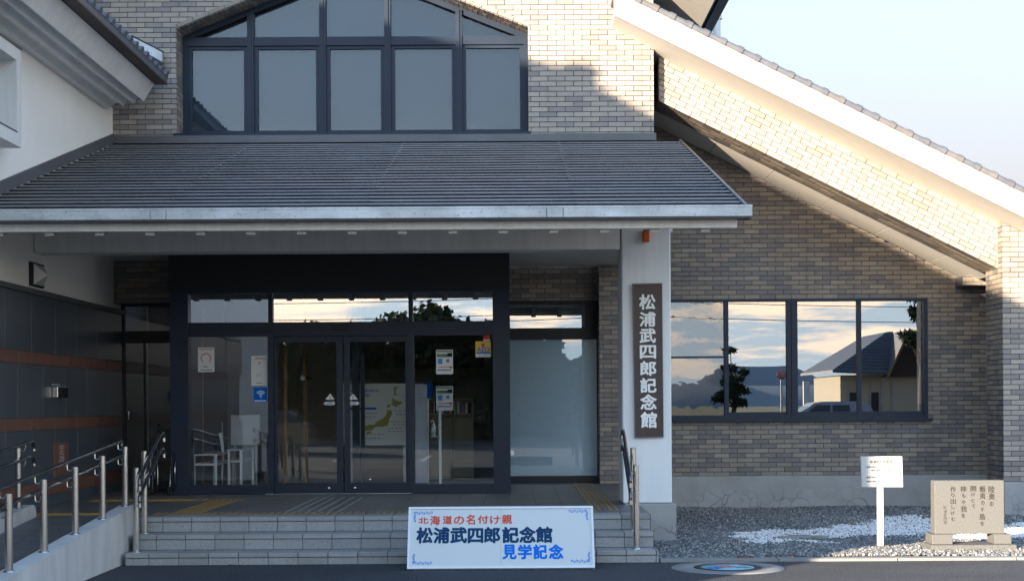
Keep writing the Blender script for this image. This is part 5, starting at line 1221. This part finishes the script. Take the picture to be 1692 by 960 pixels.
# road edge strips and lawn beyond the car park
mb = MB(); mb.sheet([(-300, -900, .004), (300, -900, .004), (300, -29, .004), (-300, -29, .004)]); mb.build('far_field', mat('dry_field', (.13, .12, .06), .95, col2=(.08, .09, .04), nscale=.2), kind='structure')
pm = mat('white_road_paint', (.6, .6, .58), .7)
pk = struct('parking_marking', (0, -3, 0))
for k in range(-4, 6):
    mb = MB(); mb.box(k*2.6-.06, k*2.6+.06, -8.5, -3.5, .001, .006); mb.build('bay_line', pm, pk)
mb = MB(); mb.box(-14, 16, -3.5, -3.38, .001, .006); mb.build('bay_line', pm, pk)
# tiled house
hx0, hx1, hy0, hy1 = 18.4, 25.5, -43, -36; hz = 3.1
house = thing('tiled_house', 'cream house with grey tiled gable roof and timber barge boards across the car park', 'house', (22, -38, 0))
crm = mat('cream_house_wall', (.55, .48, .36), .8)
mb = MB(); mb.box(18.1, 27, hy0, hy1, 0, 3.15); mb.build('wall', crm, house)
mb = MB(); mb.slab([(17.5, hy1+.8, 3.28), (20.6, hy1+.8, 3.12), (21.6, hy1-2.2, 5.5), (21.3, hy1-2.4, 5.5)], (0, 0, .14)); mb.slab([(17.5, hy1+.8, 3.28), (21.3, hy1-2.4, 5.5), (21.3, hy0-1, 5.5), (17.5, hy0-1, 3.28)], (0, 0, .14)); mb.build('roof', tilek[0], house)
mb = MB(); mb.slab([(20.45, hy1+1.1, 3.0), (21.6, hy1+1.1, 5.45), (21.6, hy0, 5.45), (20.45, hy0, 3.0)], (0, 0, .12)); mb.slab([(24.4, hy1+1.1, 3.0), (21.6, hy1+1.1, 5.45), (21.6, hy0, 5.45), (24.4, hy0, 3.0)], (0, 0, .12)); mb.build('gable_roof', tilek[0], house)
mb = MB(); mb.slab([(20.7, hy1+.3, 3.05), (24.1, hy1+.3, 3.05), (21.6, hy1+.3, 5.3)], (0, -.1, 0)); mb.build('gable_wall', wood_d, house)
for a_, b_ in (((20.4, 2.85), (21.6, 5.4)), ((24.5, 2.85), (21.6, 5.4))):
    mb = MB(); mb.slab([(a_[0], hy1+1.12, a_[1]), (b_[0], hy1+1.12, b_[1]), (b_[0], hy1+1.12, b_[1]+.28), (a_[0], hy1+1.12, a_[1]+.22)], (0, .06, 0)); mb.build('barge_board', wood_l, house)
for k in range(5):
    x = 18.5+k*.6; mb = MB(); mb.box(x, x+.08, hy1+.01, hy1+.06, .1, hz-.3); mb.build('downpipe' if k == 2 else 'wall_batten', galv, house)
for xa in (18.6, 19.7):
    mb = MB(); mb.box(xa, xa+.5, hy1+.01, hy1+.05, 1.1, 2.2); mb.build('window', int_dark, house)
for k in range(1, 13):
    f = k/13; p0 = Vector((17.5, hy1+.8, 3.44)).lerp(Vector((21.3, hy1-2.4, 5.66)), f); p1 = Vector((20.6, hy1+.8, 3.28)).lerp(Vector((21.6, hy1-2.2, 5.66)), f)
    mb = MB(); mb.tube([p0, p1], .022, 5); mb.build('tile_course', tilek[1], house)
# poles and wires
pl_ = thing('utility_pole', 'grey concrete utility pole with cross arms beyond the car park', 'utility pole', (6.3, -26, 0))
mb = MB(); mb.tube([(6.3, -26, 0), (6.3, -26, 9.5)], .16, 10, r2=.1); mb.build('pole', concrete, pl_)
for z in (7.6, 8.4): mb = MB(); mb.box(5.4, 7.2, -26.25, -26.17, z, z+.1); mb.build('cross_arm', galv, pl_)
p2 = dup(pl_, (-30, -26, 0), 'utility pole at the far left end of the overhead wires'); p3 = dup(pl_, (48, -26, 0), 'utility pole at the far right end of the overhead wires')
for o_ in (pl_, p2, p3): o_['group'] = 'utility poles along the road'
for i, z in enumerate((5.6, 6.35, 7.15, 7.9)):
    mb = MB()
    for (xa, xb) in ((-30, 6.3), (6.3, 48)):
        mb.tube([(xa+(xb-xa)*k/12, -25.9-i*.15, z+.25-.45*4*(k/12)*(1-k/12)) for k in range(13)], .018, 5)
    mb.build('power_line', rubber, label='%s of the four overhead wires across the road' % ['lowest', 'second lowest', 'second highest', 'highest'][i], cat='wire', group='overhead wires')
rs = thing('round_road_sign', 'round sign disc on a thin pole beyond the car park', 'sign', (13.0, -26, 0)); mb = MB(); mb.tube([(13.0, -26, 0), (13.0, -26, 3.0)], .05, 8); mb.build('pole', galv, rs); mb = MB(); mb.lathe((13, -25.93, 3.0), [(0, .01), (.24, .01), (.24, -.02)], 20, axis='y'); mb.build('disc', pinkp, rs)
rp = thing('pillar_sign', 'red and white pillar sign by the road', 'sign', (14.6, -28, 0)); mb = MB(); mb.box(14.45, 14.75, -28.1, -27.9, 1.2, 2.7); mb.build('white_panel', whitel, rp); mb = MB(); mb.box(14.45, 14.75, -28.1, -27.9, .2, 1.195); mb.build('red_panel', redl, rp)
py = thing('pylon', 'steel lattice power pylon on the distant hills', 'pylon', (155, -560, 0)); mb = MB()
for k in range(7):
    z0_, z1_ = k*4.2, k*4.2+4.2; w0, w1 = 3.4*(1-k/8), 3.4*(1-(k+1)/8)
    for s_ in (-1, 1): mb.tube([(155+s_*w0, -560, z0_), (155+s_*w1, -560, z1_)], .22, 4); mb.tube([(155-s_*w0, -560, z0_), (155+s_*w1, -560, z1_)], .14, 4)
for z in (19, 23, 27): mb.tube([(148.5, -560, z), (161.5, -560, z)], .22, 4)
mb.build('lattice', galv, py, kind='stuff')
# parked cars
def car(label, loc, col, hgt):
    t = thing('parked_car', label, 'car', loc, 'cars parked behind the viewer'); x, y, z = loc; L, Wd = 4.5, 1.75; paint = mat('car_paint_'+str(round(hgt*100)), col, .25, metal=.0, coat=.15); gl_ = mat('car_window_'+str(round(hgt*100)), (.02, .025, .03), .05)
    prof = [(-L/2, .45), (-L/2+.03, .85), (-L/2+.25, .98), (-L/2+1.25, 1.04), (-L/2+1.25, 1.04), (L/2-.35, 1.04), (L/2-.05, .95), (L/2, .5), (L/2-.1, .25), (-L/2+.1, .25)]
    mb = MB(); n = len(prof); ws = [1, 1, .97, .95, .95, .95, .97, 1, 1, 1]
    vs = [(x+a, y-Wd/2*w_, z+b) for (a, b), w_ in zip(prof, ws)]+[(x+a, y+Wd/2*w_, z+b) for (a, b), w_ in zip(prof, ws)]
    mb.add(vs, [tuple(range(n)), tuple(range(2*n-1, n-1, -1))]+[(i, (i+1) % n, n+(i+1) % n, n+i) for i in range(n)]); mb.build('body', paint, t)
    g = [(-L/2+1.2, 1.035), (-L/2+1.95, hgt-.06), (-L/2+2.3, hgt), (L/2-.95, hgt), (L/2-.7, hgt-.05), (L/2-.35, 1.035)]; m_ = len(g); w1 = .93; w2 = .76
    wv = [w1, w2, w2-.05, w2-.05, w2, w1]
    mb = MB(); vs = [(x+a, y-Wd/2*q, z+b) for (a, b), q in zip(g, wv)]+[(x+a, y+Wd/2*q, z+b) for (a, b), q in zip(g, wv)]
    mb.add(vs, [tuple(range(m_)), tuple(range(2*m_-1, m_-1, -1))]+[(i, (i+1) % m_, m_+(i+1) % m_, m_+i) for i in range(m_)]); mb.build('roof', paint, t)
    for s_ in (-1, 1):
        for (a0, a1, b0, b1) in ((-L/2+1.4, -L/2+2.5, -L/2+2.05, -L/2+2.5), (-L/2+2.58, L/2-1.3, -L/2+2.58, L/2-1.35)):
            mb = MB(); zb2, zt2 = 1.08, hgt-.12; q0 = Wd/2*(w1-.01); q1 = Wd/2*(w2+.035)
            mb.slab([(x+a0, y+s_*(q0+.012), z+zb2), (x+a1, y+s_*(q0+.012), z+zb2), (x+b1, y+s_*(q1+.012), z+zt2), (x+b0, y+s_*(q1+.012), z+zt2)], (0, -s_*.008, 0)); mb.build('side_window', gl_, t)
    for (e0, e1, sg) in ((-L/2+1.22, -L/2+1.9, -1), (L/2-.38, L/2-.68, 1)):
        mb = MB(); mb.slab([(x+e0+sg*.02, y-Wd/2*.82, z+1.1), (x+e0+sg*.02, y+Wd/2*.82, z+1.1), (x+e1+sg*.01, y+Wd/2*.68, z+hgt-.12), (x+e1+sg*.01, y-Wd/2*.68, z+hgt-.12)], (sg*.01, 0, 0)); mb.build('windscreen', gl_, t)
    for a in (-L/2+.85, L/2-.85):
        for s_ in (-1, 1):
            mb = MB(); mb.lathe((x+a, y+s_*(Wd/2-.1), z+.32), [(.2, -.11), (.31, -.10), (.32, 0), (.31, .10), (.2, .11)], 22, axis='y'); wq = mb.build('wheel', rubber, t)
            mb = MB(); mb.lathe((x+a, y+s_*(Wd/2+.006), z+.32), [(0, 0), (.19, -.004*s_), (.2, -.02*s_)], 16, axis='y', smooth=False); mb.build('rim', flash, wq)
    for s_ in (-1, 1):
        mb = MB(); mb.bbox(x-L/2-.012, x-L/2+.05, y+s_*.6-.17, y+s_*.6+.17, z+.66, z+.8, .01); mb.build('headlight', whitel, t)
        mb = MB(); mb.bbox(x+L/2-.06, x+L/2+.012, y+s_*.62-.13, y+s_*.62+.13, z+.7, z+.88, .01); mb.build('tail_light', redpl, t)
car('silver estate car parked across the front, reflected in the right window', (10.6, -6.2, 0), (.30, .32, .34), 1.66)
car('dark blue hatchback parked on the left, reflected in the entrance doors', (-9.2, -12.4, 0), (.012, .016, .025), 1.45)
